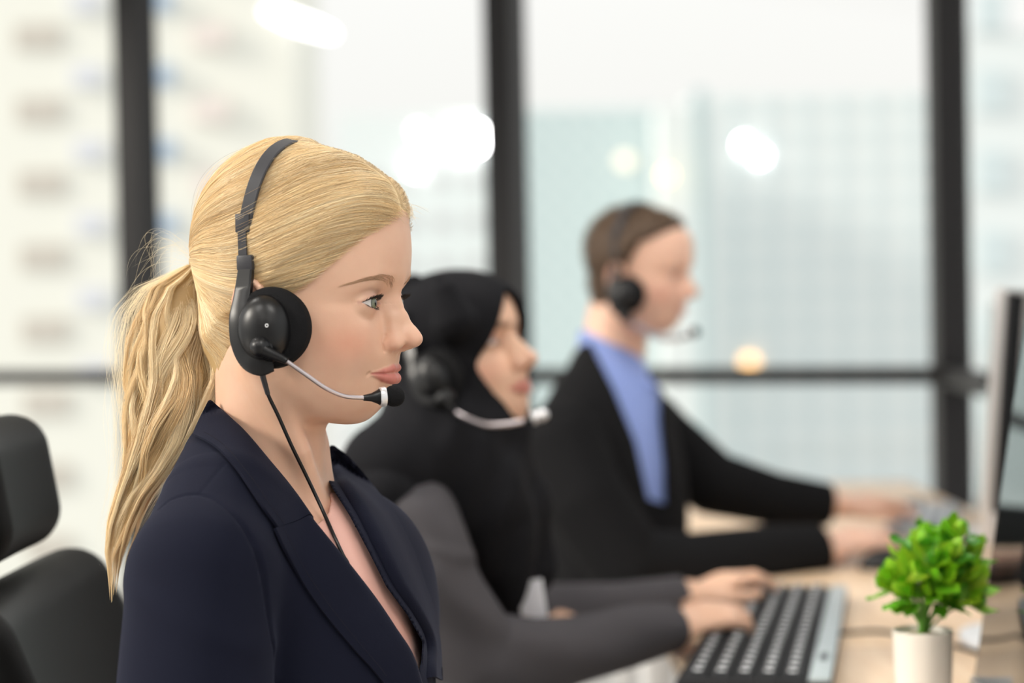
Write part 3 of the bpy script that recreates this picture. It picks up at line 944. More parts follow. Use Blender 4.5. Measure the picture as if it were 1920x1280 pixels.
        put('slider_cap', b, matte_bl, root)
    # boom with microphone on the near side
    bp, by = boom, yb
    pts = [Vector(on_plane(x, y, yy_, H, R)) for (x, y), yy_ in zip(bp, by)]
    piv = pts[0]
    b = bmesh.new()
    Mp = Matrix.Translation(piv) @ Matrix.Rotation(math.radians(90), 4, 'X')
    add_lathe(b, [(0, -12), (10.0, -12), (10.2, -4), (9.2, -3), (9.2, -1), (8.4, 0), (8.2, 2), (7.8, 5), (5.5, 8.5), (2.5, 10), (0, 10.3)], seg, Mp)
    put('pivot', b, black_pl, root)
    b = bmesh.new()
    d = (pts[1] - pts[0])
    add_tube(b, [pts[0] + Vector((0, -5, 0)), pts[0] + d * 0.45 + Vector((0, -4, 0)), pts[0] + d * 0.8, pts[1]], [4.8, 4.4, 3.3, 2.6], 16)
    put('boom_sleeve', b, black_pl, root)
    b = bmesh.new(); mid = catmull(pts[1:-2], 8)
    add_tube(b, mid, 1.75 * K, 12); boomo = put('boom', b, chrome_m, root)
    e0, e1, e2 = pts[-3], pts[-2], pts[-1]
    ax = (e2 - e1).normalized()
    Mm = Matrix.Translation(e0) @ (e1 - e0).to_track_quat('Z', 'Y').to_matrix().to_4x4()
    Ln = (e1 - e0).length
    b = bmesh.new(); add_lathe(b, [(0, -1), (2.4, -1), (2.6, 1), (3.4, Ln * .4), (5.4, Ln * .72), (7.2, Ln * .92), (0, Ln * .92)], seg, Mm)
    mo = put('microphone', b, black_pl, root)
    b = bmesh.new(); add_lathe(b, [(0, Ln * .86), (7.0, Ln * .86), (7.7, Ln * .9), (8.0, Ln * 1.15), (7.6, Ln * 1.22), (0, Ln * 1.22)], seg, Mm)
    put('silver_ring', b, silver_m, mo)
    b = bmesh.new()
    L0 = Ln * 1.12; r_ = 8.6 if not silver_tip else 7
    add_lathe(b, [(0, L0)] + [(r_ * (math.sin(t) ** 0.75), L0 + 8.4 - 8.4 * math.cos(t)) for t in np.linspace(0.25, math.pi - 0.001, 18)], seg, Mm)
    put('foam_windscreen', b, foam_m if not silver_tip else silver_m, mo)
    if cab is not None:
        b = bmesh.new()
        add_tube(b, cab[:4], [2.6, 2.9, 2.4, 2.0], 12); put('strain_relief', b, matte_bl, root)
        b = bmesh.new(); add_tube(b, catmull(cab[2:], 10), 1.55, 12); put('cable', b, black_pl, root)

headset1 = empty('headset', tuple(H1 / 1000), label='black telephone headset worn by the blonde woman, boom microphone at her lips', cat='headset')
BOOM1 = [(490, 650), (538, 677), (575, 703), (610, 727), (645, 742), (684, 745.5), (716, 743.5), (745, 742)]
YB1 = [-104, -101, -92, -80, -66, -52, -44, -37]
CAB1 = None
def cable1():
    pts = [on_plane(490, 672, -90), on_plane(491, 688, -89), on_plane(493, 706, -86), on_plane(502, 738, -79), on_plane(522, 780, -70)]
    return [Vector(p) for p in pts]
# ------------------------------------------------------------------ clothes of the woman in front (world-aligned mm about the head axis)
CAMI = np.array(CAM_M.inverted())
def to_px(p):
    w = p * 0.001 + H1 * 0.001
    c = w @ CAMI[:3, :3].T + CAMI[:3, 3]
    return 960 + FPX * c[:, 0] / -c[:, 2], 640 - FPX * c[:, 1] / -c[:, 2], -c[:, 2]
def poly_sd(x, y, poly):
    """signed distance (px) to a polygon, negative inside"""
    P0 = np.array(poly, F32); n = len(P0)
    d = np.full(len(x), 1e9, F32); inside = np.zeros(len(x), bool)
    for i in range(n):
        a, b = P0[i], P0[(i + 1) % n]
        ex, ey = b - a; wx, wy = x - a[0], y - a[1]
        t = np.clip((wx * ex + wy * ey) / (ex * ex + ey * ey), 0, 1)
        d = np.minimum(d, (wx - ex * t) ** 2 + (wy - ey * t) ** 2)
        c = ((a[1] > y) != (b[1] > y)) & (x < (b[0] - a[0]) * (y - a[1]) / (b[1] - a[1] + 1e-9) + a[0])
        inside ^= c
    return np.where(inside, -1, 1) * np.sqrt(d)
def trace(f, pxs, H=H1, t0=1100, t1=2300):
    """first hit of the sight lines with an implicit surface"""
    out = []
    o = np.array([ray(*q)[0] for q in pxs]) * 1000 - H; d = np.array([ray(*q)[1] for q in pxs])
    best = np.full(len(pxs), 1e9); bt = np.full(len(pxs), float(t0))
    t = np.full(len(pxs), float(t0)); done = np.zeros(len(pxs), bool)
    for _ in range(160):
        v = f((o + d * t[:, None]).astype(F32))
        done |= v < 0.15
        m = v < best; best = np.where(m, v, best); bt = np.where(m, t, bt)
        t = np.where(done, t, np.minimum(t + np.maximum(v * 0.7, 0.2), t1))
    ok = t < t1 - 1; t = np.where(ok, t, bt)
    return o + d * t[:, None], ok
def grad(f, p, e=1.0):
    G = np.zeros((len(p), 3))
    for a in range(3):
        d = np.zeros(3, F32); d[a] = e
        G[:, a] = f((p + d).astype(F32)) - f((p - d).astype(F32))
    return G / np.maximum(np.linalg.norm(G, axis=1, keepdims=True), 1e-9)

def torso1(p):
    d = ell(p, (2, 12, -330), (104, 145, 172))
    d = smin(d, ell(p, (-18, 8, -222), (68, 125, 62)), 40)
    return d
NEAR_EDGE = [(411, 763), (452, 804), (497, 859), (542, 913), (583, 967), (615, 1008), (656, 1058), (701, 1117), (737, 1171), (769, 1221), (782, 1266)]
FAR_EDGE = [(601, 845), (605, 879), (622, 913), (656, 967), (692, 1035), (724, 1099), (764, 1153), (792, 1203), (790, 1240)]
OPEN = [(380, 700)] + NEAR_EDGE + FAR_EDGE[::-1] + [(604, 800), (600, 700)]
def jacket_solid(p):
    x, y, z = p.T
    d = torso1(p) - 9
    yoke = chain(p, [(-52, -28, -128), (-52, -80, -160), (-55, -132, -203)], [36, 46, 56])
    yoke = smin(yoke, chain(p, [(-42, 35, -128), (-12, 95, -165), (22, 165, -215)], [34, 38, 44]), 20)
    d = smin(d, yoke, 34)
    d = smin(d, ell(p, (52, 95, -262), (62, 75, 90)), 40)      # far front panel
    d = smin(d, ell(p, (44, -62, -330), (66, 60, 90)), 30)     # near front panel
    arm = chain(p, [(-56, -136, -206), (-60, -160, -290), (-48, -172, -400)], [57, 59, 56])
    arm = arm - 1.8 * np.exp(-((z + 232 + 0.45 * (x + 60)) / 11) ** 2) * (x > -140) - 1.5 * np.exp(-((z + 285 - 0.3 * x) / 13) ** 2)
    d = smin(d, arm, 9)
    far = chain(p, [(18, 160, -222), (26, 180, -300), (60, 190, -400)], [46, 50, 50])
    d = smin(d, far, 12)
    # drape lines down the front
    d = d + 1.6 * np.exp(-((x - 6 - (z + 260) * 0.10) / 9) ** 2) * np.clip((-y - 60) / 30, 0, 1)
    d = smax(d, p[:, 2] - (-78), 10)
    return d
def open1(p):
    u, v, w = to_px(p)
    return poly_sd(u.astype(F32), v.astype(F32), OPEN) / 2.3
seam_pts, _ = trace(jacket_solid, [(422, 868), (398, 897), (373, 926)])
arm_pts, _ = trace(jacket_solid, [(300, 952), (318, 937), (345, 928), (373, 926), (400, 935), (428, 955), (455, 985), (478, 1025), (494, 1080), (503, 1140), (512, 1200), (520, 1290)])
def jacket1(p):
    d = jacket_solid(p)
    d = smax(d, -chain(p, seam_pts, [0.7] * 3), 1.5)
    d = smax(d, -chain(p, arm_pts, [0.8, .9, 1.0, 1.0, 1.0, 1.2, 2.0, 2.6, 3, 3, 3, 3]), 3.0)
    hol = torso1(p) - 5.0                     # inside of the jacket
    d = smax(d, -hol, 1.5)
    return smax(d, -open1(p), 1.2)

def wool(name, c, sheen=0.25):
    m = mat(name, c, 0.9, spec=0.12)
    BS(m).inputs['Sheen Weight'].default_value = sheen; BS(m).inputs['Sheen Roughness'].default_value = 0.5
    BS(m).inputs['Sheen Tint'].default_value = (0.45, 0.5, 0.75, 1)
    n = noise_bump(m, 700, 0.5, 0.0004, 4)
    return m
navy = wool('navy_wool', (0.0060, 0.0070, 0.016), 0.06)
JH = 1.9
V, F = sdf_mesh(jacket1, (-135, -245, -345), (150, 235, -70), JH)
jacket_o = link('blazer', np_mesh('blazer', V * 0.001, F), navy, woman)

pinkm = mat('pink_satin', (0.72, 0.40, 0.33), 0.42, spec=0.4); BS(pinkm).inputs['Sheen Weight'].default_value = 0.2
noise_bump(pinkm, 14, 0.25, 0.01, 2)
NECKL = [(560, 700), (596, 868), (604, 890), (614, 913), (621, 938), (616, 962), (599, 981), (560, 992), (500, 985), (380, 960), (250, 900), (250, 700)]
def blouse1(p):
    u, v, w = to_px(p)
    x, y, z = p.T
    fold = 1.6 * np.sin((x * 0.8 + y * 0.9) / 9.0 + z * 0.012) * np.clip((-z - 190) / 60, 0, 1)
    d = torso1(p) - 1.5 - fold * 0.6
    d = np.maximum(d, -(torso1(p) + 3))
    d = smax(d, z + 150, 3)
    return smax(d, -poly_sd(u.astype(F32), v.astype(F32), NECKL) / 2.3, 1.0)
V, F = sdf_mesh(blouse1, (-120, -150, -345), (125, 170, -140), 2.2)
link('blouse', np_mesh('blouse', V * 0.001, F), pinkm, woman)

def leaf(name, A, B, off=(4.5, 2.5), th=1.6, nu=60, nv=14, roll=True, f=None, lift_in=3.0):
    """a collar or lapel leaf draped on the jacket between pixel curves A (roll line) and B (free edge)"""
    f = f or jacket_solid
    def res(C, n):
        C = catmull([Vector((a, b, 0)) for a, b in C], 12); L_ = np.cumsum([0] + [(C[i + 1] - C[i]).length for i in range(len(C) - 1)])
        s = np.linspace(0, L_[-1], n)
        return np.stack([np.interp(s, L_, [c.x for c in C]), np.interp(s, L_, [c.y for c in C])], 1)
    a, b = res(A, nu), res(B, nu)
    g = np.array([a * (1 - t) + b * t for t in np.linspace(0, 1, nv)])      # nv,nu,2
    hit, ok = trace(f, g.reshape(-1, 2).tolist())
    Nn = grad(f, hit, 3.0).reshape(nv, nu, 3); Hh = hit.reshape(nv, nu, 3)
    for _ in range(3):                         # relax the depth a little
        Nn[1:-1, 1:-1] = (Nn[1:-1, 1:-1] * 2 + Nn[:-2, 1:-1] + Nn[2:, 1:-1] + Nn[1:-1, :-2] + Nn[1:-1, 2:]) / 6
    Nn /= np.linalg.norm(Nn, axis=2, keepdims=True)
    t = np.linspace(0, 1, nv)[:, None, None]
    o = off[0] * np.sin(np.clip(t * 6, 0, 1) * math.pi / 2) * (1 - t) + off[1] * t + 0.4
    top = Hh + Nn * (o + th); bot = Hh + Nn * (o - (0 if not roll else 0.0)) - Nn * 0.6
    bm = bmesh.new()
    Tv = [[bm.verts.new(Vector(top[i, j]) * .001) for j in range(nu)] for i in range(nv)]
    Bv = [[bm.verts.new(Vector(bot[i, j]) * .001) for j in range(nu)] for i in range(nv)]
    for i in range(nv - 1):
        for j in range(nu - 1):
            bm.faces.new((Tv[i][j], Tv[i][j + 1], Tv[i + 1][j + 1], Tv[i + 1][j]))
            bm.faces.new((Bv[i][j], Bv[i + 1][j], Bv[i + 1][j + 1], Bv[i][j + 1]))
    for i in range(nv - 1):
        for j in (0, nu - 1):
            bm.faces.new((Tv[i][j], Tv[i + 1][j], Bv[i + 1][j], Bv[i][j]))
    for j in range(nu - 1):
        for i in (0, nv - 1):
            bm.faces.new((Tv[i][j], Bv[i][j], Bv[i][j + 1], Tv[i][j + 1]))
    o_ = bm_obj(name, bm, navy, jacket_o, True, 60)
    return o_, top, Nn
# near collar: roll line from behind the neck to the notch; near lapel below the notch
col1, topc, nc = leaf('collar', [(400, 757), (425, 781), (455, 812), (497, 864), (542, 917), (586, 972)],
     [(368, 822), (400, 842), (430, 872), (460, 915), (485, 955), (512, 992)], (5.5, 3.0), 1.8)
colt, topt, nt_ = leaf('collar_point', [(586, 972), (587, 985), (584, 1008)], [(512, 992), (545, 1000), (576, 1011)], (3.0, 3.0), 1.8, 16, 10)
lap1, topl, nl_ = leaf('lapel', [(584, 975), (618, 1016), (659, 1066), (704, 1125), (740, 1179), (770, 1228), (788, 1290)],
     [(508, 994), (530, 1040), (565, 1096), (610, 1158), (660, 1218), (700, 1262), (725, 1296)], (6.0, 2.5), 1.8)
lap2, top2, n2_ = leaf('lapel', [(611, 846), (622, 880), (640, 915), (672, 968), (706, 1036), (738, 1098), (776, 1152), (800, 1203), (800, 1270)],
     [(622, 842), (655, 868), (695, 915), (735, 968), (768, 1032), (790, 1095), (808, 1150), (818, 1205), (822, 1275)], (5.0, 2.0), 1.6, 60, 10)
thread = mat('dark_thread', (0.004, 0.004, 0.01), 0.8)
def stitches(top, Nn, row, i0, i1, parent):
    bm = bmesh.new(); nu = top.shape[1]
    for k in range(i0, i1):
        a = top[row, k] + Nn[row, k] * 0.12; b = top[row, k + 1] + Nn[row, k + 1] * 0.12
        m0 = a * .78 + b * .22; m1 = a * .22 + b * .78
        for q in (0, 0.5):
            s0 = a + (b - a) * q + (b - a) * .1; s1 = a + (b - a) * q + (b - a) * .30
            add_tube(bm, [Vector(s0) * .001, Vector(s1) * .001], 0.00032, 5)
    bm_obj('stitching', bm, thread, parent)
stitches(topl, nl_, -3, 0, 54, lap1)
stitches(topc, nc, -3, 4, 59, col1)

cabp = cable1()
low = [(548, 838), (575, 893), (602, 950), (628, 1008), (643, 1040), (653, 1060), (648, 1090)]
def front_all(p): return np.minimum(np.minimum(body1(p), torso1(p) - 2.5), jacket1(p) + 0)
hp, _ = trace(lambda p: np.minimum(body1(p), torso1(p) - 2.5), low)
for k, h in enumerate(hp):
    q = h @ R1
    lift = [16, 9, 5, 3, 2.5, 1.5, -1][k]
    d_ = (np.array(CAM_POS) * 1000 - H1) - h; d_ /= np.linalg.norm(d_)
    cabp.append(Vector((h + d_ * lift) @ R1))
headset(H1, R1, headset1, boom=BOOM1, yb=YB1, cab=cabp)
# ------------------------------------------------------------------ hands (mm, world aligned, about an origin)
def hand_sdf(p, wrist, fwd, up, side, curl=0.6, s=1.0, spread=1.0, thumb_out=1.0):
    """side=+1: thumb on the left of fwd seen from above. palm down."""
    f = np.array(fwd, float); f /= np.linalg.norm(f)
    u = np.array(up, float); u -= f * (u @ f); u /= np.linalg.norm(u)
    l = np.cross(u, f) * side
    W = np.array(wrist, float)
    q = (p - W) @ np.stack([f, l, u], 1).astype(F32) / s      # x along the hand, y towards the thumb, z back of the hand
    d = chain(q, [(-60, 0, 0), (-10, 0, 0)], [27, 24])
    w = smin(ecap(q, (-22, 0, 0), (0, 0, 0), 28, 27, 0.72, (0, 0, 1)), ecap(q, (8, 2, 0), (70, 4, 3), 30, 36, 0.42, (0, 0, 1)), 14)
    d = w
    fl = [(84, 26, 3, 8.2, 74), (90, 8, 5, 8.4, 82), (84, -10, 4, 8.0, 76), (74, -27, 1, 7.2, 60)]
    for k, (x0, y0, z0, r, Ln) in enumerate(fl):
        c = curl * (1 + 0.12 * k)
        a1, a2, a3 = 0.25 * c, 1.15 * c, 1.75 * c
        dr = np.array([1, 0.05 * (1.5 - k) * spread, 0]); dr /= np.linalg.norm(dr)
        b = np.array([x0 - 26, y0 * 0.8, z0]); j0 = np.array([x0, y0, z0])
        def step(j, a, ln): return j + ln * (dr * math.cos(a) + np.array([0, 0, -math.sin(a)]))
        j1 = step(j0, a1, Ln * .46); j2 = step(j1, a2, Ln * .30); j3 = step(j2, a3, Ln * .22)
        fg = chain(q, [b, j0, j1, j2, j3], [r * 1.05, r * 1.12, r, r * .9, r * .78], 0.8)
        d = smin(d, fg, 5 if k else 5)
    t0 = np.array([18, 20, -4]); t1 = np.array([46, 44 * thumb_out, -10]); t2 = np.array([74, 52 * thumb_out, -14]); t3 = np.array([98, 48 * thumb_out, -18])
    d = smin(d, chain(q, [t0, t1, t2, t3], [15, 11.5, 9.5, 8.0], 0.8), 7)
    return d * s

def QW(H):
    return lambda px, py, dep: np.array(P(px, py, dep)) * 1000 - H

# ------------------------------------------------------------------ the woman in the black headscarf
H2 = np.array(P(838, 687, 2.60)) * 1000; S2 = 1.08
R2 = rotz(-28) @ roty(-20)
PAR2 = dict(PAR, top=0.85, up=2.2, low=3.4, lip=1.25, ear=False, noseb=2.0, shadow=0.9, nose=1.12)
person2 = empty('person', tuple(H2 / 1000), label='woman in a black headscarf and dark grey jacket wearing a headset and typing', cat='person')
Q2 = QW(H2)
SKIN2 = (0.74, 0.46, 0.32)
W2a, W2b = Q2(1262, 1176, 2.66), Q2(1288, 1118, 2.95)
def body2(p):
    q = (p @ np.array(R2, F32)) / S2
    d = head_sdf(q, PAR2) * S2
    nk = cap(p, Q2(845, 740, 2.62), Q2(800, 900, 2.64), 50, 52)
    d = smin(d, nk, 18)
    d = smin(d, cap(p, Q2(800, 900, 2.64), Q2(810, 1150, 2.66), 52, 80), 20)
    return d
def hands2(p):
    a = hand_sdf(p, W2a, Q2(1400, 1142, 2.75) - W2a, (0.05, -0.15, 1), 1, 0.75, 1.06, 1.4)
    b = hand_sdf(p, W2b, Q2(1420, 1072, 3.02) - W2b, (0.0, 0.0, 1), -1, 0.45, 0.95, 1.4, 1.1)
    return np.minimum(a, b)
def body2_all(p):
    # arms inside the sleeves keep the body one continuous surface
    arm = chain(p, [Q2(800, 960, 2.60), Q2(775, 1000, 2.47), Q2(900, 1235, 2.46), W2a], [40, 42, 38, 26])
    arm2 = chain(p, [Q2(800, 960, 2.60), Q2(850, 990, 2.80), Q2(950, 1180, 2.86), W2b], [40, 42, 38, 24])
    return smin(smin(smin(body2(p), hands2(p), 6), arm, 10), arm2, 10)
V, F = sdf_mesh(body2_all, Q2(838, 687, 2.6) + np.array([-130, -230, -400]), np.array([520, 520, 190]), 2.2)
qV = (V @ R2) / S2
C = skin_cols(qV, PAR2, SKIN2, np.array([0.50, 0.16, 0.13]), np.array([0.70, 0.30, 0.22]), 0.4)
gs2 = lambda c, s: np.exp(-(((sym(qV) - np.array(c)) / np.array(s)) ** 2).sum(1))[:, None]
bw = np.clip(1.5 * gs2((99, 22, 17), (14, 16, 3.2)), 0, 1) * 0.8
C = C * (1 - bw) + np.array([0.10, 0.05, 0.03]) * bw
ln_ = np.clip(1.2 * gs2((88, 30, -1.5), (12, 12, 3.4)), 0, 1) * 0.55
C = C * (1 - ln_) + np.array([0.10, 0.05, 0.04]) * ln_
me = np_mesh('body', V * 0.001, F, {'Col': C}); link('body', me, skin_material('olive_skin', 0.42, 0.05, 0.05), person2)
for s in (-1, 1): eye_mesh(PAR2, s, (R2 * S2, np.zeros(3)), (0.10, 0.06, 0.03), person2, look=(0, -22))

black_cloth = wool('black_headscarf', (0.010, 0.010, 0.012), 0.0)
grey_cloth = wool('dark_grey_jersey', (0.070, 0.066, 0.072), 0.0)
def hijab2(p):
    q = (p @ np.array(R2, F32)) / S2
    q[:, 2] = np.where(q[:, 2] > 0, q[:, 2] / 0.91, q[:, 2])
    sk = smin(ell(q, (10, 0, 42), (84, 79, 82)), ell(q, (30, 0, 34), (90, 73, 82)), 12)
    ch = smin(ell(q, (24, 0, -48), (66, 66, 72)), cap(q, (-20, 0, -30), (-25, 0, -130), 62, 66), 20)
    d = smin(sk, ch, 20)
    # folds
    d = d + 2.2 * np.sin(q[:, 2] * 0.10 + q[:, 0] * 0.11 + 1) * np.clip(-q[:, 2] / 60, 0, 1)
    # face opening: a narrow almond
    yy = q[:, 1]; zz = q[:, 2] + 22
    op = np.sqrt((yy / (49 - 0.18 * zz.clip(0, 90))) ** 2 + (zz / 82) ** 2) - 1
    opd = np.maximum(op * 46, 30 - q[:, 0])
    d = smax(d, -opd, 5)
    # ridge at the back of the crown
    d = smin(d, chain(q, [(-32, -28, 108), (-12, -34, 124), (20, -40, 120)], [4, 8, 3]), 14)
    inner = smin(ell(q, (6, 0, 46), (82, 72, 82)), ell(q, (28, 0, -10), (72, 62, 90)), 16)
    d = d * S2
    # cape over shoulders and chest
    cp = chain(p, [Q2(800, 850, 2.55), Q2(730, 880, 2.47), Q2(722, 925, 2.44)], [80, 62, 44])
    cp = smin(cp, chain(p, [Q2(830, 850, 2.62), Q2(900, 860, 2.75), Q2(930, 920, 2.84)], [84, 66, 50]), 40)
    fr = chain(p, [Q2(850, 850, 2.53), Q2(915, 950, 2.52), Q2(948, 1050, 2.53), Q2(975, 1150, 2.55)], [70, 58, 40, 20])
    fr = smin(fr, chain(p, [Q2(905, 850, 2.58), Q2(965, 960, 2.60), Q2(985, 1060, 2.60)], [60, 52, 40]), 30)
    fr = fr + 3.0 * np.sin(p[:, 0] * 0.12 - p[:, 2] * 0.05) 
    cp = smin(cp, fr, 36)
    d = smin(d, chain(p, [Q2(822, 520, 2.50), Q2(834, 548, 2.50), Q2(850, 600, 2.50)], [5, 16, 26]), 16)
    return smin(d, cp, 36)
V, F = sdf_mesh(hijab2, (-230, -230, -390), (230, 290, 190), 3.0)
link('headscarf', np_mesh('headscarf', V * 0.001, F), black_cloth, person2)
def jacket2(p):
    x, y, z = p.T
    t = ell(p, Q2(810, 1130, 2.66), (120, 170, 215))
    a = chain(p, [Q2(772, 990, 2.45), Q2(800, 1080, 2.43), Q2(890, 1240, 2.44), Q2(1010, 1232, 2.48), Q2(1150, 1200, 2.58), W2a - (W2a - Q2(1150, 1200, 2.58)) * 0.02], [60, 62, 58, 48, 41, 34])
    a = a + 2.6 * np.sin((z * 0.9 + x * 0.5) * 0.085) * np.clip((z + 420) / 100, 0, 1) - 2.5 * np.exp(-((z + 215 + x * .3) / 9) ** 2)
    sh = chain(p, [Q2(800, 900, 2.6), Q2(760, 960, 2.48)], [60, 58])
    b = chain(p, [Q2(880, 960, 2.85), Q2(940, 1130, 2.88), Q2(1020, 1160, 2.9), Q2(1160, 1145, 2.92), W2b], [58, 58, 52, 42, 32])
    d = smin(smin(t, a, 14), smin(sh, b, 20), 26)
    # cuff openings
    for w, prev, s in ((W2a, Q2(1150, 1200, 2.58), 1), (W2b, Q2(1160, 1145, 2.92), 1)):
        n = (w - prev) / np.linalg.norm(w - prev)
        pl = (p - (w - n * 4).astype(F32)) @ n.astype(F32)
        near = np.sqrt(((p - w.astype(F32)) ** 2).sum(1)) < 75
        d = np.where(near, smax(d, pl, 2), d)
    return d
V, F = sdf_mesh(jacket2, (-150, -260, -420), (520, 420, 0), 3.0)
link('jacket', np_mesh('jacket', V * 0.001, F), grey_cloth, person2)
headset2 = empty('headset', tuple(H2 / 1000), label='black headset with a silver boom over the black headscarf', cat='headset')
B2 = [(832, 738), (852, 760), (872, 770), (902, 780), (935, 779), (960, 774), (976, 769), (988, 764)]
headset(H2, R2 * S2, headset2, near_y=-88, boom=[(x, y) for x, y in B2], yb=[-108, -104, -98, -84, -66, -52, -46, -42], K=1.5, fine=False, silver_tip=True, band_m=mat('grey_plastic_band', (0.075, 0.07, 0.08), 0.5), band_top=(-42, 112), cz=-20, cx=32.0)
# white card hanging at her chest
bm = bmesh.new()
c = Q2(1000, 1140, 2.52)
add_box(bm, (-17, -1.2, -36), (17, 1.2, 36), Matrix.Translation(Vector(c)) @ Matrix.Rotation(math.radians(-18), 4, 'Z') @ Matrix.Rotation(math.radians(-8), 4, 'Y'), 0.8)
bmesh.ops.scale(bm, vec=(0.001,) * 3, verts=bm.verts)
badge = bm_obj('card', bm, mat('white_card', (0.75, 0.75, 0.80), 0.4), None); badge.location = H2 / 1000
tag(badge, 'small white card hanging at the chest of the woman in the headscarf', 'card')

# ------------------------------------------------------------------ the man
H3 = np.array(P(1186, 514, 3.60)) * 1000; S3 = 1.06
R3 = rotz(-25) @ roty(2)
PAR3 = dict(PAR, top=0.84, jaw=1.06, nose=1.10, noseb=1.5, brow=2.5, lip=0.6, up=3.2, low=3.0, shadow=0.5, wide=1.03)
person3 = empty('person', tuple(H3 / 1000), label='man with short brown hair in a black suit and blue shirt wearing a headset', cat='person')
Q3 = QW(H3)
SKIN3 = (0.80, 0.50, 0.37)
W3a, W3b = Q3(1545, 1028, 3.50), Q3(1560, 945, 3.85)
def hands3(p):
    a = hand_sdf(p, W3a, Q3(1650, 1006, 3.58) - W3a, (0.0, -0.25, 1), 1, 0.42, 1.22, 1.2)
    b = hand_sdf(p, W3b, Q3(1700, 944, 3.93) - W3b, (0.0, 0, 1), -1, 0.34, 1.14, 1.0)
    return np.minimum(a, b)
def body3(p):
    q = (p @ np.array(R3, F32)) / S3
    d = head_sdf(q, PAR3) * S3
    nk = cap(p, Q3(1160, 590, 3.62), Q3(1140, 720, 3.62), 56, 60)
    d = smin(d, nk, 18)
    d = smin(d, cap(p, Q3(1140, 720, 3.62), Q3(1120, 950, 3.62), 60, 90), 20)
    arm = chain(p, [Q3(1120, 760, 3.6), Q3(1070, 820, 3.44), Q3(1190, 1050, 3.38), W3a], [40, 44, 40, 28])
    arm2 = chain(p, [Q3(1120, 760, 3.6), Q3(1190, 790, 3.80), Q3(1340, 910, 3.80), W3b], [40, 44, 38, 26])
    return smin(smin(smin(d, hands3(p), 6), arm, 10), arm2, 10)
V, F = sdf_mesh(body3, (-140, -260, -580), (620, 560, 170), 2.6)
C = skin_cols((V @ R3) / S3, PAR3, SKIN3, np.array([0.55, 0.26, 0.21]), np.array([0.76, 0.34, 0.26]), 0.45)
link('body', np_mesh('body', V * 0.001, F, {'Col': C}), skin_material('ruddy_skin', 0.45, 0.05, 0.05), person3)
for s in (-1, 1): eye_mesh(PAR3, s, (R3 * S3, np.zeros(3)), (0.12, 0.10, 0.06), person3, look=(0, -12))
def mhair(p):
    q = sym((p @ np.array(R3, F32)) / S3); q[:, 2] = np.where(q[:, 2] > 0, q[:, 2] / 0.84, q[:, 2])
    sk = smin(ell(q, (8, 0, 48), (80, 73, 83)), ell(q, (34, 0, 42), (82, 69, 84)), 12)
    Fx = lookup(FT, FT0, q[:, 1], q[:, 2]); n = lookup(FN, FT0, q[:, 1], q[:, 2])
    base = smax(sk, (q[:, 0] - Fx) * n, 8)
    nape = smin(cap(q, (-22, 0, -20), (-17, 0, -60), 48, 45), base, 14)
    xh = np.interp(q[:, 2], [-70, -40, -15, 0, 25, 45, 62, 76, 92, 130], [-40, -30, -14, 8, 22, 34, 40, 62, 84, 110]).astype(F32)
    t = np.clip((xh - q[:, 0]) / 14, -0.5, 1)
    tz = np.clip((q[:, 2] + 70) / 90, 0, 1)
    d = nape - t * (2 + 9 * tz)
    return smax(d, (-62 - q[:, 2]), 5) * S3
V, F = sdf_mesh(mhair, (-130, -120, -110), (140, 120, 170), 2.6)
brown_m = mat('brown_hair', (0.085, 0.050, 0.028), 0.6); noise_bump(brown_m, 160, 0.6, 0.004)
mh = link('hair', np_mesh('hair', V * 0.001, F), brown_m, person3)
# short hair standing off the cap
Gn = grad(mhair, V, 1.5); r = np.random.default_rng(3)
sel = r.choice(len(V), 5000); top_ = np.interp(V[sel, 2], [-60, 60, 120], [3, 6, 9])[:, None]
back = np.array([-0.7, 0.1, -0.1]) @ np.eye(3)
dv = Gn[sel] * 0.8 + back + r.normal(0, .25, (5000, 3)); dv /= np.linalg.norm(dv, axis=1, keepdims=True)
S = [np.array([V[i] + d_ * L_ * t - np.array([0, 0, L_ * .25 * t * t]) for t in (-.3, .3, .7, 1)]) * .001 for i, d_, L_ in zip(sel, dv, top_[:, 0] * 1.4)]
hmb = hair_material('brown_hair_strands', (0.1, 0.06, 0.03), 0.45)
hair_curves('hair_strands', S, 0.00022, hmb, mh, np.tile([0.11, 0.066, 0.036], (5000, 1)) * r.uniform(.7, 1.5, (5000, 1)))
headset3 = empty('headset', tuple(H3 / 1000), label='black headset with a silver boom worn over the short brown hair', cat='headset')
B3 = [(1172, 585), (1188, 596), (1205, 607), (1228, 617), (1248, 621), (1266, 620), (1280, 614), (1296, 608)]
headset(H3, R3 * S3, headset3, near_y=-85, boom=B3, yb=[-104, -101, -94, -82, -68, -54, -46, -40], K=2.6, fine=False, band_top=(14, 122), cz=-34, cx=24)

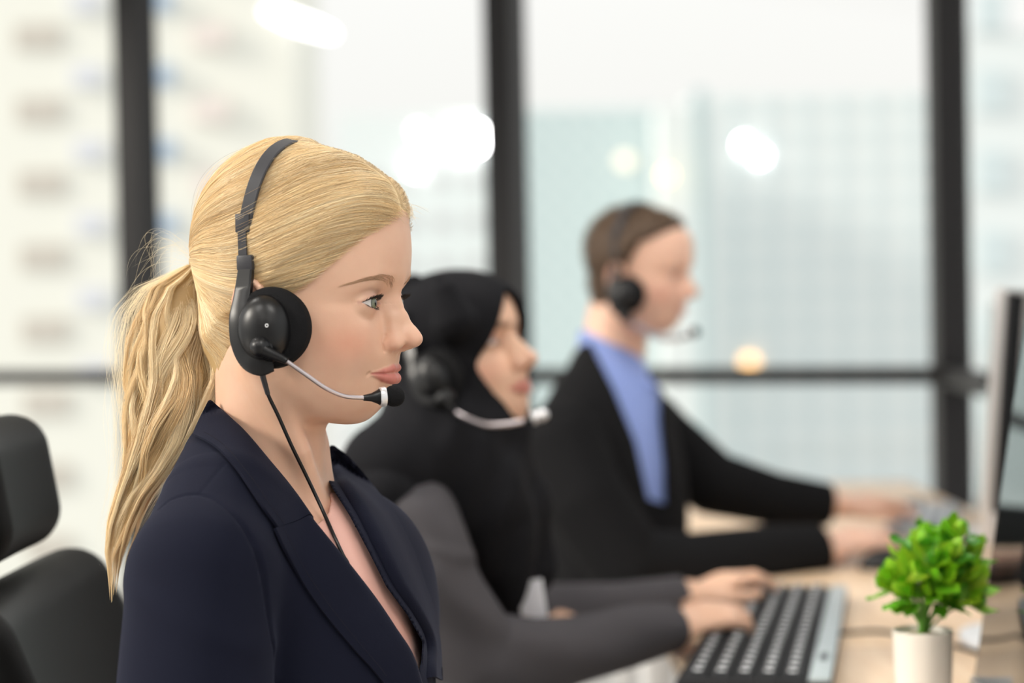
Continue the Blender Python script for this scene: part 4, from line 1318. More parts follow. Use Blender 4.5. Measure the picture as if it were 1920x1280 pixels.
suit = wool('black_suit', (0.008, 0.008, 0.009), 0.0)
CAMI3 = CAMI
def to_px_at(p, H):
    w = (p + H) * 0.001; c = w @ CAMI[:3, :3].T + CAMI[:3, 3]
    return 960 + FPX * c[:, 0] / -c[:, 2], 640 - FPX * c[:, 1] / -c[:, 2]
def torso3(p):
    d = ell(p, Q3(1150, 960, 3.60), (135, 200, 300))
    d = smin(d, chain(p, [Q3(1140, 690, 3.60), Q3(1095, 760, 3.50), Q3(1058, 830, 3.42)], [48, 62, 66]), 50)
    d = smin(d, chain(p, [Q3(1140, 690, 3.62), Q3(1180, 750, 3.72), Q3(1215, 800, 3.82)], [48, 58, 62]), 50)
    return d
OPEN3 = [(1090, 560), (1105, 640), (1150, 728), (1192, 830), (1215, 935), (1248, 945), (1246, 860), (1238, 780), (1240, 700), (1235, 600)]
def suit3(p):
    u, v = to_px_at(p, H3)
    d = torso3(p)
    a = chain(p, [Q3(1052, 836, 3.40), Q3(1100, 940, 3.36), Q3(1185, 1068, 3.34), Q3(1300, 1070, 3.38), Q3(1440, 1046, 3.45), Q3(1536, 1031, 3.50)], [72, 70, 70, 66, 58, 46])
    b = chain(p, [Q3(1215, 800, 3.82), Q3(1270, 850, 3.82), Q3(1335, 905, 3.80), Q3(1450, 935, 3.82), Q3(1552, 946, 3.85)], [64, 66, 62, 52, 42])
    d = smin(d, smin(a, b, 8), 18)
    hol = torso3(p) + 8
    d2 = smax(d, -np.maximum(poly_sd(u.astype(F32), v.astype(F32), OPEN3) * 0.95, 0 * d - 50), 2)
    for w, prev in ((Q3(1536, 1031, 3.50), Q3(1440, 1046, 3.45)), (Q3(1552, 946, 3.85), Q3(1450, 935, 3.82))):
        n = (w - prev) / np.linalg.norm(w - prev)
        pl = (p - w.astype(F32)) @ n.astype(F32)
        near = np.sqrt(((p - w.astype(F32)) ** 2).sum(1)) < 75
        d2 = np.where(near, smax(d2, pl, 2), d2)
    return d2
V, F = sdf_mesh(suit3, (-260, -400, -600), (460, 400, -80), 4)
link('suit_jacket', np_mesh('suit_jacket', V * 0.001, F), suit, person3)
blue = mat('blue_shirt', (0.22, 0.30, 0.62), 0.7); noise_bump(blue, 40, 0.2, 0.01)
def shirt3(p):
    u, v = to_px_at(p, H3)
    d = torso3(p) + 10
    # standing collar
    A, B_ = Q3(1112, 652, 3.60), Q3(1232, 722, 3.60)
    nk = cap(p, Q3(1150, 640, 3.62), Q3(1140, 740, 3.62), 64, 68)
    n = np.array([0.50, 0.05, 0.86], F32)
    lim = (p - Q3(1160, 655, 3.60).astype(F32)) @ n
    col = smax(nk, lim, 3)
    d = smin(d, col, 10)
    d = smin(d, chain(p, [Q3(1170, 700, 3.53), Q3(1215, 722, 3.52), Q3(1214, 752, 3.53)], [9, 8, 4]), 8)
    d = smin(d, chain(p, [Q3(1222, 720, 3.56), Q3(1238, 735, 3.62)], [8, 5]), 8)
    return smax(d, Q3(1150, 1100, 3.6)[2] - p[:, 2], 3)
V, F = sdf_mesh(shirt3, (-260, -300, -560), (260, 330, -60), 4)
link('shirt', np_mesh('shirt', V * 0.001, F), blue, person3)
# ------------------------------------------------------------------ room shell
dark_frame = mat('dark_frame', (0.014, 0.013, 0.014), 0.5, spec=0.3)
floor_m = mat('pale_floor', (0.34, 0.32, 0.30), 0.35); noise_bump(floor_m, 4, 0.05, 0.01)
white_w = mat('white_wall', (0.78, 0.77, 0.74), 0.8); noise_bump(white_w, 60, 0.1, 0.002)
Cn = Vector((1.19, 5.40, 0)); dirB = Vector((-2.39, 1.05, 0)).normalized(); dirR = Vector((-0.075, -1, 0)).normalized()
def wframe(o, d, up=Vector((0, 0, 1))):
    n = up.cross(d)
    M = Matrix((( d.x, n.x, up.x, o.x), (d.y, n.y, up.y, o.y), (d.z, n.z, up.z, o.z), (0, 0, 0, 1)))
    return M
CEIL = 2.9
bm = bmesh.new(); add_box(bm, (-4.5, -3.2, -0.12), (1.6, 8.6, 0.0)); tag(bm_obj('floor', bm, floor_m, smooth=False), kind='structure')
bm = bmesh.new(); add_box(bm, (-3.0, -3.2, CEIL), (1.6, 8.6, CEIL + 0.15)); tag(bm_obj('ceiling', bm, white_w, smooth=False), kind='structure')
bm = bmesh.new(); add_box(bm, (-4.5, -3.35, 0), (1.6, -3.2, CEIL)); tag(bm_obj('wall_rear', bm, mat('grey_wall', (0.36, 0.35, 0.34), 0.8), smooth=False), kind='structure')
gl = mat('window_glass', (1, 1, 1), 0.0)
gl.node_tree.nodes.remove(BS(gl))
tr = N(gl, 'ShaderNodeBsdfTransparent'); gs_ = N(gl, 'ShaderNodeBsdfGlossy'); gs_.inputs['Roughness'].default_value = 0.0
mxs = N(gl, 'ShaderNodeMixShader'); lw = N(gl, 'ShaderNodeFresnel'); lw.inputs['IOR'].default_value = 1.12
mxs.inputs[0].default_value = 0.025; L(gl, tr.outputs[0], mxs.inputs[1]); L(gl, gs_.outputs[0], mxs.inputs[2])
L(gl, mxs.outputs[0], gl.node_tree.nodes['Material Output'].inputs[0])
S0 = 1.305
def window(idx, o, d, a, b, mull_at_b=True):
    """one bay of the glazed wall from a to b along d"""
    M = wframe(o, d)
    root = empty('window_%d' % idx, tuple(o + d * a), kind='structure'); 
    Mi = Matrix.Translation(-(o + d * a)) @ M
    bm = bmesh.new()
    if mull_at_b: add_box(bm, (b - 0.043, -0.06, 0), (b + 0.043, 0.06, CEIL), Mi)
    add_box(bm, (a + 0.03, -0.035, 0.970), (b - 0.03, 0.035, 1.016), Mi)
    add_box(bm, (a + 0.03, -0.05, 0.0), (b - 0.03, 0.05, 0.05), Mi)
    add_box(bm, (a + 0.03, -0.05, CEIL - 0.06), (b - 0.03, 0.05, CEIL), Mi)
    bm_obj('window_frame', bm, dark_frame, root, smooth=False)
    bm = bmesh.new()
    add_box(bm, (a + 0.03, -0.003, 0.05), (b - 0.03, 0.003, 0.978), Mi); add_box(bm, (a + 0.03, -0.003, 1.012), (b - 0.03, 0.003, CEIL - 0.06), Mi)
    bm_obj('window_pane', bm, gl, root, smooth=False)
for k in range(4): window(k + 1, Cn, dirB, k * S0, (k + 1) * S0)
window(5, Cn, dirR, 0, 1.9)
window(6, Cn, dirR, 1.9, 3.8)
bm = bmesh.new(); add_box(bm, (-0.045, -0.06, 0), (0.045, 0.06, CEIL), Matrix.Translation(Cn)); tag(bm_obj('trim_1', bm, dark_frame, smooth=False), kind='structure')
# ceiling lamps: unseen panels added for fill light
lamp_m = mat('fill_diffuser', (0.9, 0.9, 0.9), 0.5); BS(lamp_m).inputs['Emission Color'].default_value = (1, 0.97, 0.92, 1); BS(lamp_m).inputs['Emission Strength'].default_value = 14
FILL_LAMPS = [(-1.2, 0.4), (0.4, 0.4), (-1.2, 2.6), (0.4, 2.6), (-1.2, -1.8), (0.4, -1.8)]
for i, (x, y) in enumerate(FILL_LAMPS):
    r_ = empty('ceiling_fill_light', (x, y, CEIL), label='square ceiling light panel out of view, added above the desks for fill', cat='light', group='ceiling fill panels')
    bm = bmesh.new(); add_box(bm, (-0.3, -0.3, -0.012), (0.3, 0.3, 0.0)); bm_obj('diffuser', bm, lamp_m, r_, smooth=False)
    bm = bmesh.new()
    for lo, hi in (((-.33, -.33), (.33, -.3)), ((-.33, .3), (.33, .33)), ((-.33, -.3), (-.3, .3)), ((.3, -.3), (.33, .3))):
        add_box(bm, (lo[0], lo[1], -0.02), (hi[0], hi[1], 0.0))
    bm_obj('frame', bm, white_w, r_, smooth=False)
# ------------------------------------------------------------------ outside: ledge and city
conc = mat('pale_concrete', (0.45, 0.45, 0.44), 0.8)
bm = bmesh.new(); M = wframe(Cn, dirB)
add_box(bm, (-3, -0.9, -0.25), (6.5, -0.08, -0.02), M)
tag(bm_obj('trim_2', bm, conc, smooth=False), kind='structure')
def facade(name, px0, px1, top_z, depth, base, cols, rows, win, wallc, winc, label, bot=-60, thick=12, yaw=0.0, blue=None):
    """a tower with modelled storeys: window boxes set into the front, each a part"""
    x0 = (px0 - 960) / FPX * depth; x1 = (px1 - 960) / FPX * depth
    root = empty(name, (x0, depth, 0), yaw, label=label, cat='building')
    bm = bmesh.new(); add_box(bm, (0, 0, bot), (x1 - x0, thick, top_z)); bm_obj('wall', bm, wallc, root, smooth=False)
    for (a, b) in cols:
        bm = bmesh.new(); add_box(bm, (a, -0.15, 0), (b, 0.3, win), None)
        w0 = bm_obj('window', bm, winc, root, smooth=False); w0.location.z = rows[0]
        for z in rows[1:]:
            w = w0.copy(); COL.objects.link(w); w.parent = root; w.location.z = z
    return root
cream = mat('cream_render', (0.80, 0.80, 0.73), 0.9)
winbrown = mat('brown_window', (0.56, 0.52, 0.46), 0.6)
D1 = 82.0; k1 = D1 / FPX
fl = 137 * k1
def zat(py, D, px=960): return 1.22 + (562 + (px - 960) * -0.0192 - py) / FPX * D
rows = [zat(205 + 26 - 137 * i, D1, 85) for i in range(-7, 4)]
b1 = facade('apartment_building', -500, 560, 60, D1, 0, [((85 - 42 + 500) * k1 + 0 * i, (85 + 42 + 500) * k1) for i in range(1)] + [((-160 + 500) * k1, (-75 + 500) * k1)], rows, 46 * k1, cream, winbrown, 'cream apartment tower seen through the window panes beside the ponytail')
bluem = mat('blue_panel', (0.34, 0.46, 0.62), 0.6)
for i in range(-2, 5):
    bm = bmesh.new(); add_box(bm, ((318 + 500 - 16) * k1, -0.5, zat(145 + 16 + 138 * i, D1, 318)), ((318 + 500 + 18) * k1, 0.1, zat(145 - 18 + 138 * i, D1, 318)))
    bm_obj('blue_panel', bm, bluem, b1, smooth=False)
pinkw = mat('rose_panel', (0.78, 0.70, 0.66), 0.8)
for i in range(-2, 5):
    bm = bmesh.new(); add_box(bm, ((375 + 500) * k1, -0.4, zat(70 + 20 + 138 * i, D1, 400)), ((440 + 500) * k1, 0.1, zat(70 - 20 + 138 * i, D1, 400)))
    bm_obj('rose_panel', bm, pinkw, b1, smooth=False)
lav = mat('lavender_panel', (0.66, 0.68, 0.74), 0.8)
for i in range(-2, 5):
    bm = bmesh.new(); add_box(bm, ((150 + 500) * k1, -0.4, zat(145 + 18 + 138 * i, D1, 180)), ((205 + 500) * k1, 0.1, zat(145 - 18 + 138 * i, D1, 180)))
    bm_obj('grey_panel', bm, lav, b1, smooth=False)
teal = mat('pale_teal_cladding', (0.60, 0.70, 0.71), 0.7); tealw = mat('teal_window', (0.46, 0.58, 0.60), 0.4)
greyb = mat('grey_cladding', (0.56, 0.55, 0.56), 0.8)
D2 = 150.0; k2 = D2 / FPX
facade('office_tower', 985, 1240, zat(205, D2, 1100), D2, 0, [(i * 42 * k2 + 8 * k2, i * 42 * k2 + 24 * k2) for i in range(6)], [zat(240 + 46 * i, D2, 1100) for i in range(13)], 20 * k2, teal, tealw, 'pale teal tower with a flat top seen left of the man through the glass', bot=-120)
palet = mat('white_cladding', (0.74, 0.79, 0.79), 0.7); palew = mat('pale_window', (0.60, 0.69, 0.71), 0.3)
facade('residential_tower', 1300, 1765, zat(178, D2 * 1.1, 1500), D2 * 1.1, 0, [(i * 66 * k2 * 1.1 + 14 * k2, i * 66 * k2 * 1.1 + 36 * k2) for i in range(7)], [zat(215 + 58 * i, D2 * 1.1, 1500) for i in range(13)], 28 * k2, palet, palew, 'wide white tower with a grid of balconies behind the right-hand panes', bot=-120)
facade('narrow_tower', 1243, 1345, zat(200, D2 * .95, 1300), D2 * .95, 0, [(62 * k2, 84 * k2)], [zat(205 + 40 * i, D2 * .95, 1300) for i in range(18)], 34 * k2, palet, tealw, 'narrow tower with a dark teal recess between the teal and the white towers', bot=-120, thick=7)
facade('low_block', 640, 985, zat(215, D2 * 1.3, 800), D2 * 1.3, 0, [(i * 58 * k2 * 1.3 + 10 * k2, i * 58 * k2 * 1.3 + 40 * k2) for i in range(5)], [zat(350 + 80 * i, D2 * 1.3, 800) for i in range(14)], 34 * k2, palet, greyb, 'grey and white block low behind the front woman and the middle window post', bot=-120)
facade('side_tower', 1800, 2300, zat(60, 60, 1900), 60.0, 0, [(i * 3.2 + 0.6, i * 3.2 + 1.5) for i in range(3)], [zat(60 + 150 * i, 60, 1850) for i in range(10)], 1.2, palet, palew, 'pale tower outside the corner pane above the far desk', bot=-120, thick=1.0)
# glowing ellipsoids added outside, imitating ceiling lights reflected in the panes
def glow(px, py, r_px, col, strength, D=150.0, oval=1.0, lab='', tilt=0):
    m = bpy.data.materials.new('reflection_glow'); m.use_nodes = True
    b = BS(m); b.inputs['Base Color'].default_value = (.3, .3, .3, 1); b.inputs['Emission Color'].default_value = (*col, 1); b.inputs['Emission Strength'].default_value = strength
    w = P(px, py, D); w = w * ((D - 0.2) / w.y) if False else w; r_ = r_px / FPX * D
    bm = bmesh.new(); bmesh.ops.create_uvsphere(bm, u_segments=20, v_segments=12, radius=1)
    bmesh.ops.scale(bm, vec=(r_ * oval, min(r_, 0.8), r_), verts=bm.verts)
    o = bm_obj('reflection_disc', bm, m); o.location = w; o.rotation_euler = (0, math.radians(tilt), 0)
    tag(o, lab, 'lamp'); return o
# ------------------------------------------------------------------ desks and what stands on them
DZ = 0.74
wood = mat('pale_wood', (0.72, 0.55, 0.38), 0.35)
tcw = N(wood, 'ShaderNodeTexCoord'); mp = N(wood, 'ShaderNodeMapping'); mp.inputs['Scale'].default_value = (22, 1.2, 4)
nz = N(wood, 'ShaderNodeTexNoise'); nz.inputs['Scale'].default_value = 3; nz.inputs['Detail'].default_value = 6
crw = N(wood, 'ShaderNodeValToRGB'); crw.color_ramp.elements[0].color = (0.66, 0.46, 0.29, 1); crw.color_ramp.elements[1].color = (0.80, 0.62, 0.44, 1)
crw.color_ramp.elements[0].position = 0.3; crw.color_ramp.elements[1].position = 0.7
L(wood, tcw.outputs['Object'], mp.inputs[0]); L(wood, mp.outputs[0], nz.inputs['Vector']); L(wood, nz.outputs[0], crw.inputs[0]); L(wood, crw.outputs[0], BS(wood).inputs['Base Color'])
legm = mat('white_steel', (0.75, 0.75, 0.75), 0.4)
edges = [(1.20, 2.695, 'wooden desk nearest the camera under the potted plant'), (2.70, 3.895, 'middle wooden desk under the black keyboard'), (3.90, 5.07, 'far wooden desk by the window where the man works')]
for a, b, lab in edges:
    r_ = empty('desk', (0.6, (a + b) / 2, 0), label=lab, cat='desk')
    h = (b - a) / 2
    bm = bmesh.new(); add_box(bm, (-0.39, -h, DZ - 0.028), (0.40, h, DZ), None, 0.003); bm_obj('desk_top', bm, wood, r_)
    for sx in (-0.33, 0.34):
        for sy in (-h + 0.06, h - 0.06):
            bm = bmesh.new(); add_box(bm, (sx - .025, sy - .025, 0), (sx + .025, sy + .025, DZ - 0.028), None, 0.003); bm_obj('leg', bm, legm, r_)
def on_desk(px, py, z=DZ):
    o, d = ray(px, py); t = (z - o.z) / d.z
    return o + d * t
def keyboard(c, direction, Ln, Wd, body_m, key_m, label, rows=6, colsn=20, deck=None, group=None):
    """c centre on desk; direction = long axis"""
    ang = math.atan2(direction.y, direction.x)
    r_ = empty('keyboard', (c.x, c.y, DZ), ang, label=label, cat='keyboard')
    bm = bmesh.new(); add_box(bm, (-Ln / 2, -Wd / 2, 0.002), (Ln / 2, Wd / 2, 0.020), None, 0.004); bm_obj('case', bm, body_m, r_)
    if deck: 
        bm = bmesh.new(); add_box(bm, (-Ln / 2 + .004, -Wd / 2 - 0.0, 0.0195), (Ln / 2 - .004, -Wd / 2 + 0.026, 0.0235), None, 0.001); bm_obj('top_strip', bm, deck, r_)
        for k in range(3):
            bm = bmesh.new(); add_box(bm, (-Ln / 2 + .13 + .016 * k, -Wd / 2 + .008, 0.0233), (-Ln / 2 + .139 + .016 * k, -Wd / 2 + 0.018, 0.0245)); bm_obj('media_button', bm, key_m, r_)
    x0, x1 = -Ln / 2 + 0.014, Ln / 2 - 0.014; y0, y1 = -Wd / 2 + (0.032 if deck else 0.01), Wd / 2 - 0.010
    px_ = (x1 - x0) / colsn; py_ = (y1 - y0) / rows
    proto = None
    leg_m = mat('key_legend', (0.75, 0.77, 0.80), 0.5) if 'key_legend' not in bpy.data.materials else bpy.data.materials['key_legend']
    for j in range(rows):
        for i in range(colsn):
            if i in (int(colsn * .70), int(colsn * .86)) and j != 0: pass
            if proto is None:
                bm = bmesh.new()
                w, h = px_ * 0.44, py_ * 0.43
                vs = [bm.verts.new(v) for v in [(-w, -h, 0), (w, -h, 0), (w, h, 0), (-w, h, 0), (-w * .8, -h * .8, .008), (w * .8, -h * .8, .008), (w * .8, h * .8, .008), (-w * .8, h * .8, .008)]]
                for f in ((0, 1, 2, 3), (4, 5, 6, 7), (0, 1, 5, 4), (1, 2, 6, 5), (2, 3, 7, 6), (3, 0, 4, 7)): bm.faces.new([vs[q] for q in f])
                b2 = bmesh.new(); add_box(b2, (-w * .40, -h * .40, .0081), (w * .25, h * .35, .0086))
                proto = bm_obj('key', bm, key_m, r_, smooth=False); k = proto
                n0 = len(proto.data.polygons); bmj = bmesh.new(); bmj.from_mesh(proto.data); merge(bmj, b2); bmj.to_mesh(proto.data); bmj.free()
                proto.data.materials.append(leg_m)
                for pi, pol in enumerate(proto.data.polygons): pol.material_index = 1 if pi >= n0 else 0
            else:
                k = proto.copy(); COL.objects.link(k)
            k.location = (x0 + (i + .5) * px_, y0 + (j + .5) * py_, 0.0195)
    return r_
keyd = mat('dark_keys', (0.018, 0.02, 0.023), 0.6, spec=0.25); cased = mat('black_case', (0.010, 0.010, 0.012), 0.6, spec=0.25)
greyd = mat('blue_grey_strip', (0.36, 0.42, 0.44), 0.4)
A = on_desk(1478, 1122); B = on_desk(1410, 1310)
dv_ = (A - B); dv_.z = 0; c_ = (A + B) / 2
keyboard(c_, dv_.normalized(), 0.78, 0.185, cased, keyd, 'black keyboard with a blue-grey strip under the hands of the woman in the headscarf', 5, 20, greyd)
keyg = mat('grey_keys', (0.34, 0.38, 0.42), 0.5); caseg = mat('grey_case', (0.42, 0.46, 0.50), 0.5)
A = on_desk(1742, 952); B = on_desk(1722, 1022)
dv_ = (A - B); dv_.z = 0
keyboard((A + B) / 2, dv_.normalized(), 0.45, 0.14, caseg, keyg, 'blue-grey keyboard beside the fingers of the man', 5, 16)
def mouse(px, py, m, label, ln=0.105, ang=0.2, rise=0):
    c = on_desk(px, py)
    def f(p):
        d = ell(p, (0, 0, 4), (ln * 500, 31, 33)); d = smax(d, -p[:, 2] + 1, 4)
        g = np.maximum(np.abs(p[:, 1]) - 0.6, -(p[:, 0] - 8))
        return smax(d, -smax(g, -(p[:, 2] - 20), 1), 1.0)
    V, F = sdf_mesh(f, (-65, -40, -4), (65, 40, 45), 1.5)
    r_ = empty('computer_mouse', (c.x, c.y, DZ), ang, label=label, cat='mouse')
    link('shell', np_mesh('shell', V * .001, F), m, r_)
    bm = bmesh.new(); add_lathe(bm, [(0, -.003), (.009, -.003), (.009, .003), (0, .003)], 20, Matrix.Translation((0.028, 0, 0.029)) @ Matrix.Rotation(math.radians(90), 4, 'X')); bm_obj('scroll_wheel', bm, matte_bl, r_)
    return r_
mouse(1662, 1066, black_pl, 'black mouse on the wooden desk just left of the potted plant', ang=0.35)
mouse(1700, 968, mat('grey_plastic', (0.20, 0.21, 0.23), 0.35), 'grey mouse under the farther hand of the man', ang=0.3)

# ---- monitors
screen_m = mat('dark_screen_glass', (0.012, 0.014, 0.015), 0.05, spec=0.5); BS(screen_m).inputs['IOR'].default_value = 1.22
silver_b = mat('silver_bezel', (0.55, 0.54, 0.54), 0.32, metal=0.8); white_pl = mat('white_plastic', (0.80, 0.82, 0.84), 0.35)
def monitor(P0, a_deg, tilt_deg, label, z_bot=0.80, w=0.54, h=0.36, chin=0.055, thick=0.03, base_xy=None, side_m=None, back=None):
    """P0: far lower corner of the screen edge; width runs towards the camera"""
    a = math.radians(a_deg)
    r_ = empty('monitor', (P0.x, P0.y, 0), label=label, cat='monitor')
    # local: x = along the screen from far edge to near edge; y = back direction; z = up
    ex = Vector((math.sin(a), -math.cos(a), 0)); ey = Vector((math.cos(a), math.sin(a), 0)); ez = Vector((0, 0, 1))
    M = Matrix(((ex.x, ey.x, 0, 0), (ex.y, ey.y, 0, 0), (0, 0, 1, 0), (0, 0, 0, 1)))
    T = Matrix.Translation((0, 0, P0.z)) @ M @ Matrix.Rotation(-math.radians(tilt_deg), 4, 'X')
    side_m = side_m or silver_b
    bm = bmesh.new(); add_box(bm, (-0.004, 0.0015, -chin - .004), (w + .004, thick, h + .004), T, 0.003); bm_obj('housing', bm, back or cased, r_)
    bm = bmesh.new(); add_box(bm, (0, -0.001, 0), (w, 0.003, h), T, 0.0008); bm_obj('screen', bm, screen_m, r_)
    bm = bmesh.new(); add_box(bm, (-0.005, -0.004, -chin - .005), (w + .005, 0.006, -0.0005), T, 0.0018); bm_obj('chin_bezel', bm, side_m, r_)
    if side_m is not None:
        bm = bmesh.new()
        add_box(bm, (-0.007, 0.0, -chin - .005), (-0.001, thick * .6, h + .006), T, 0.0012)
        add_box(bm, (w + .001, 0.0, -chin - .005), (w + .007, thick * .6, h + .006), T, 0.0012)
        add_box(bm, (-0.006, 0.0, h + .001), (w + .006, thick * .6, h + .007), T, 0.0012)
        bm_obj('rim', bm, side_m if back is None else back, r_)
    ctr = T @ Vector((w / 2, thick + 0.03, 0.06))
    bm = bmesh.new(); add_box(bm, (ctr.x - .012, ctr.y - .035, DZ), (ctr.x + .012, ctr.y + .035, ctr.z + 0.06), None, 0.004); bm_obj('stand', bm, white_pl, r_)
    bm = bmesh.new(); cb = ctr if base_xy is None else base_xy - Vector((P0.x, P0.y, 0))
    add_lathe(bm, [(0, 0), (0.115, 0), (0.12, 0.004), (0.118, 0.010), (0.02, 0.016), (0, 0.016)], 40, Matrix.Translation((cb.x if base_xy is None else cb.x, cb.y, DZ)) @ Matrix.Diagonal((0.85, 1.1, 1, 1))); bm_obj('base', bm, white_pl, r_)
    return r_
def wp(px, py, dep): return P(px, py, dep)
p0 = wp(1829, 1268, 2.17)
m0 = monitor(p0, -3, 8.8, 'large dark glossy monitor at the edge of the frame beside the potted plant', w=0.60, h=0.45, chin=0.02, back=cased)
bm = bmesh.new(); q0 = wp(1850, 1162, 2.165); q1 = wp(1842, 1290, 2.155)
add_tube(bm, [q0, q1], [(0.0030, 0.004)] * 2, up=Vector((1, 0, 0)), prof=[(-1, -.7), (-.7, -1), (.7, -1), (1, -.7), (1, .7), (.7, 1), (-.7, 1), (-1, .7)])
bmesh.ops.translate(bm, vec=-Vector((p0.x, p0.y, 0)), verts=bm.verts); bm_obj('corner_trim', bm, silver_b, m0)
p1 = wp(1864, 955, 3.22)
m1 = monitor(p1, -6.0, 4.5, 'monitor with a silver rim standing behind the glossy monitor', w=0.55, h=0.35, chin=0.05, thick=0.05, base_xy=on_desk(1942, 1205))
a_ = math.radians(-6.0); T1 = Matrix.Translation((0, 0, p1.z)) @ Matrix(((math.sin(a_), math.cos(a_), 0, 0), (-math.cos(a_), math.sin(a_), 0, 0), (0, 0, 1, 0), (0, 0, 0, 1))) @ Matrix.Rotation(-math.radians(4.5), 4, 'X')
bm = bmesh.new(); add_box(bm, (-0.010, -0.020, -0.056), (0.004, 0.002, 0.358), T1, 0.002); bm_obj('front_lip', bm, mat('pale_silver', (0.62, 0.60, 0.59), 0.45, metal=0.2), m1)
bm = bmesh.new(); add_box(bm, (0.004, -0.004, -0.02), (0.045, 0.0, 0.352), T1, 0.001); bm_obj('black_edge', bm, cased, m1)
p2 = wp(1836, 930, 4.35)
monitor(p2, -4.5, 4.0, 'pale monitor farthest away beside the window post', w=0.52, h=0.42, chin=0.04, back=mat('pale_grey_plastic', (0.62, 0.66, 0.68), 0.4), base_xy=on_desk(1905, 1004))

# ---- potted plant
pc = wp(1730, 1180, 2.08); pr = 0.5 * 112 / FPX * 2.08; ph = pc.z - DZ
pot_m = mat('white_ceramic', (0.80, 0.76, 0.70), 0.4)
plant = empty('potted_plant', (pc.x, pc.y, DZ), label='small artificial plant with bright green ruffled leaves in a white pot', cat='plant')
bm = bmesh.new()
add_lathe(bm, [(0, 0), (pr * .80, 0), (pr * .83, .003), (pr * .93, ph * .55), (pr * .94, ph * .57), (pr * .95, ph * .60), (pr * 1.0, ph - .004), (pr * 1.01, ph - .001), (pr * .985, ph), (pr * .95, ph - .002), (pr * .92, ph - 0.006), (0, ph - 0.006)], 64)
bm_obj('pot', bm, pot_m, plant)
soil = mat('sandy_soil', (0.42, 0.34, 0.22), 0.9); noise_bump(soil, 300, 1, 0.003)
bm = bmesh.new(); add_lathe(bm, [(pr * .93, ph - .0075), (pr * .5, ph - .0035), (0, ph - .003)], 40); bm_obj('soil', bm, soil, plant)
leafm = mat('green_leaf', (0.16, 0.42, 0.02), 0.38, spec=0.5)
BS(leafm).inputs['Subsurface Weight'].default_value = 0.0
av = N(leafm, 'ShaderNodeVertexColor'); av.layer_name = 'Col'; L(leafm, av.outputs[0], BS(leafm).inputs['Base Color'])
tl = N(leafm, 'ShaderNodeBsdfTranslucent'); L(leafm, av.outputs[0], tl.inputs['Color']); ms = N(leafm, 'ShaderNodeMixShader'); ms.inputs[0].default_value = 0.2
out = leafm.node_tree.nodes['Material Output']; L(leafm, BS(leafm).outputs[0], ms.inputs[1]); L(leafm, tl.outputs[0], ms.inputs[2]); L(leafm, ms.outputs[0], out.inputs[0])
def leaf_mesh(ln, wd, cup, ruf, seed, col):
    r = random.Random(seed); nu, nv = 11, 9; V = []; F = []
    for i in range(nu):
        t = i / (nu - 1)
        w = wd * (math.sin(math.pi * min(1, t * 0.93 + 0.07)) ** 0.7) * (0.5 + 0.6 * t)
        if t > 0.97: w *= 0.4
        for j in range(nv):
            s = (j / (nv - 1)) * 2 - 1
            x = ln * (t - 0.04 * s * s * t); y = w * s * (1 + 0.10 * math.sin(9 * t + 3 * s))
            z = cup * ln * (t * t) * .6 + 0.25 * w * s * s + ruf * ln * math.sin(10 * t + r.random() + 2 * s) * abs(s) ** 1.5
            V.append((x, y, z))
    for i in range(nu - 1):
        for j in range(nv - 1):
            a = i * nv + j; F.append((a, a + 1, a + nv + 1, a + nv))
    me = bpy.data.meshes.new('leaf'); me.from_pydata(V, [], F)
    ca = me.color_attributes.new('Col', 'FLOAT_COLOR', 'POINT')
    for k, v in enumerate(V):
        t = v[0] / ln; s = abs(v[1]) / wd
        g = 0.75 + 0.5 * t; yv = 0.25 + 0.75 * s
        ca.data[k].color = (col[0] * (0.6 + 0.9 * yv * t), col[1] * g, col[2], 1)
    me.materials.append(leafm)
    me.polygons.foreach_set('use_smooth', np.ones(len(me.polygons), bool))
    return me
lm = [leaf_mesh(0.036, 0.0155, c, rf, i, col) for i, (c, rf, col) in enumerate([(0.6, .05, (.17, .40, .012)), (0.9, .07, (.26, .48, .015)), (0.4, .08, (.08, .28, .012)), (1.2, .05, (.36, .54, .03))])]
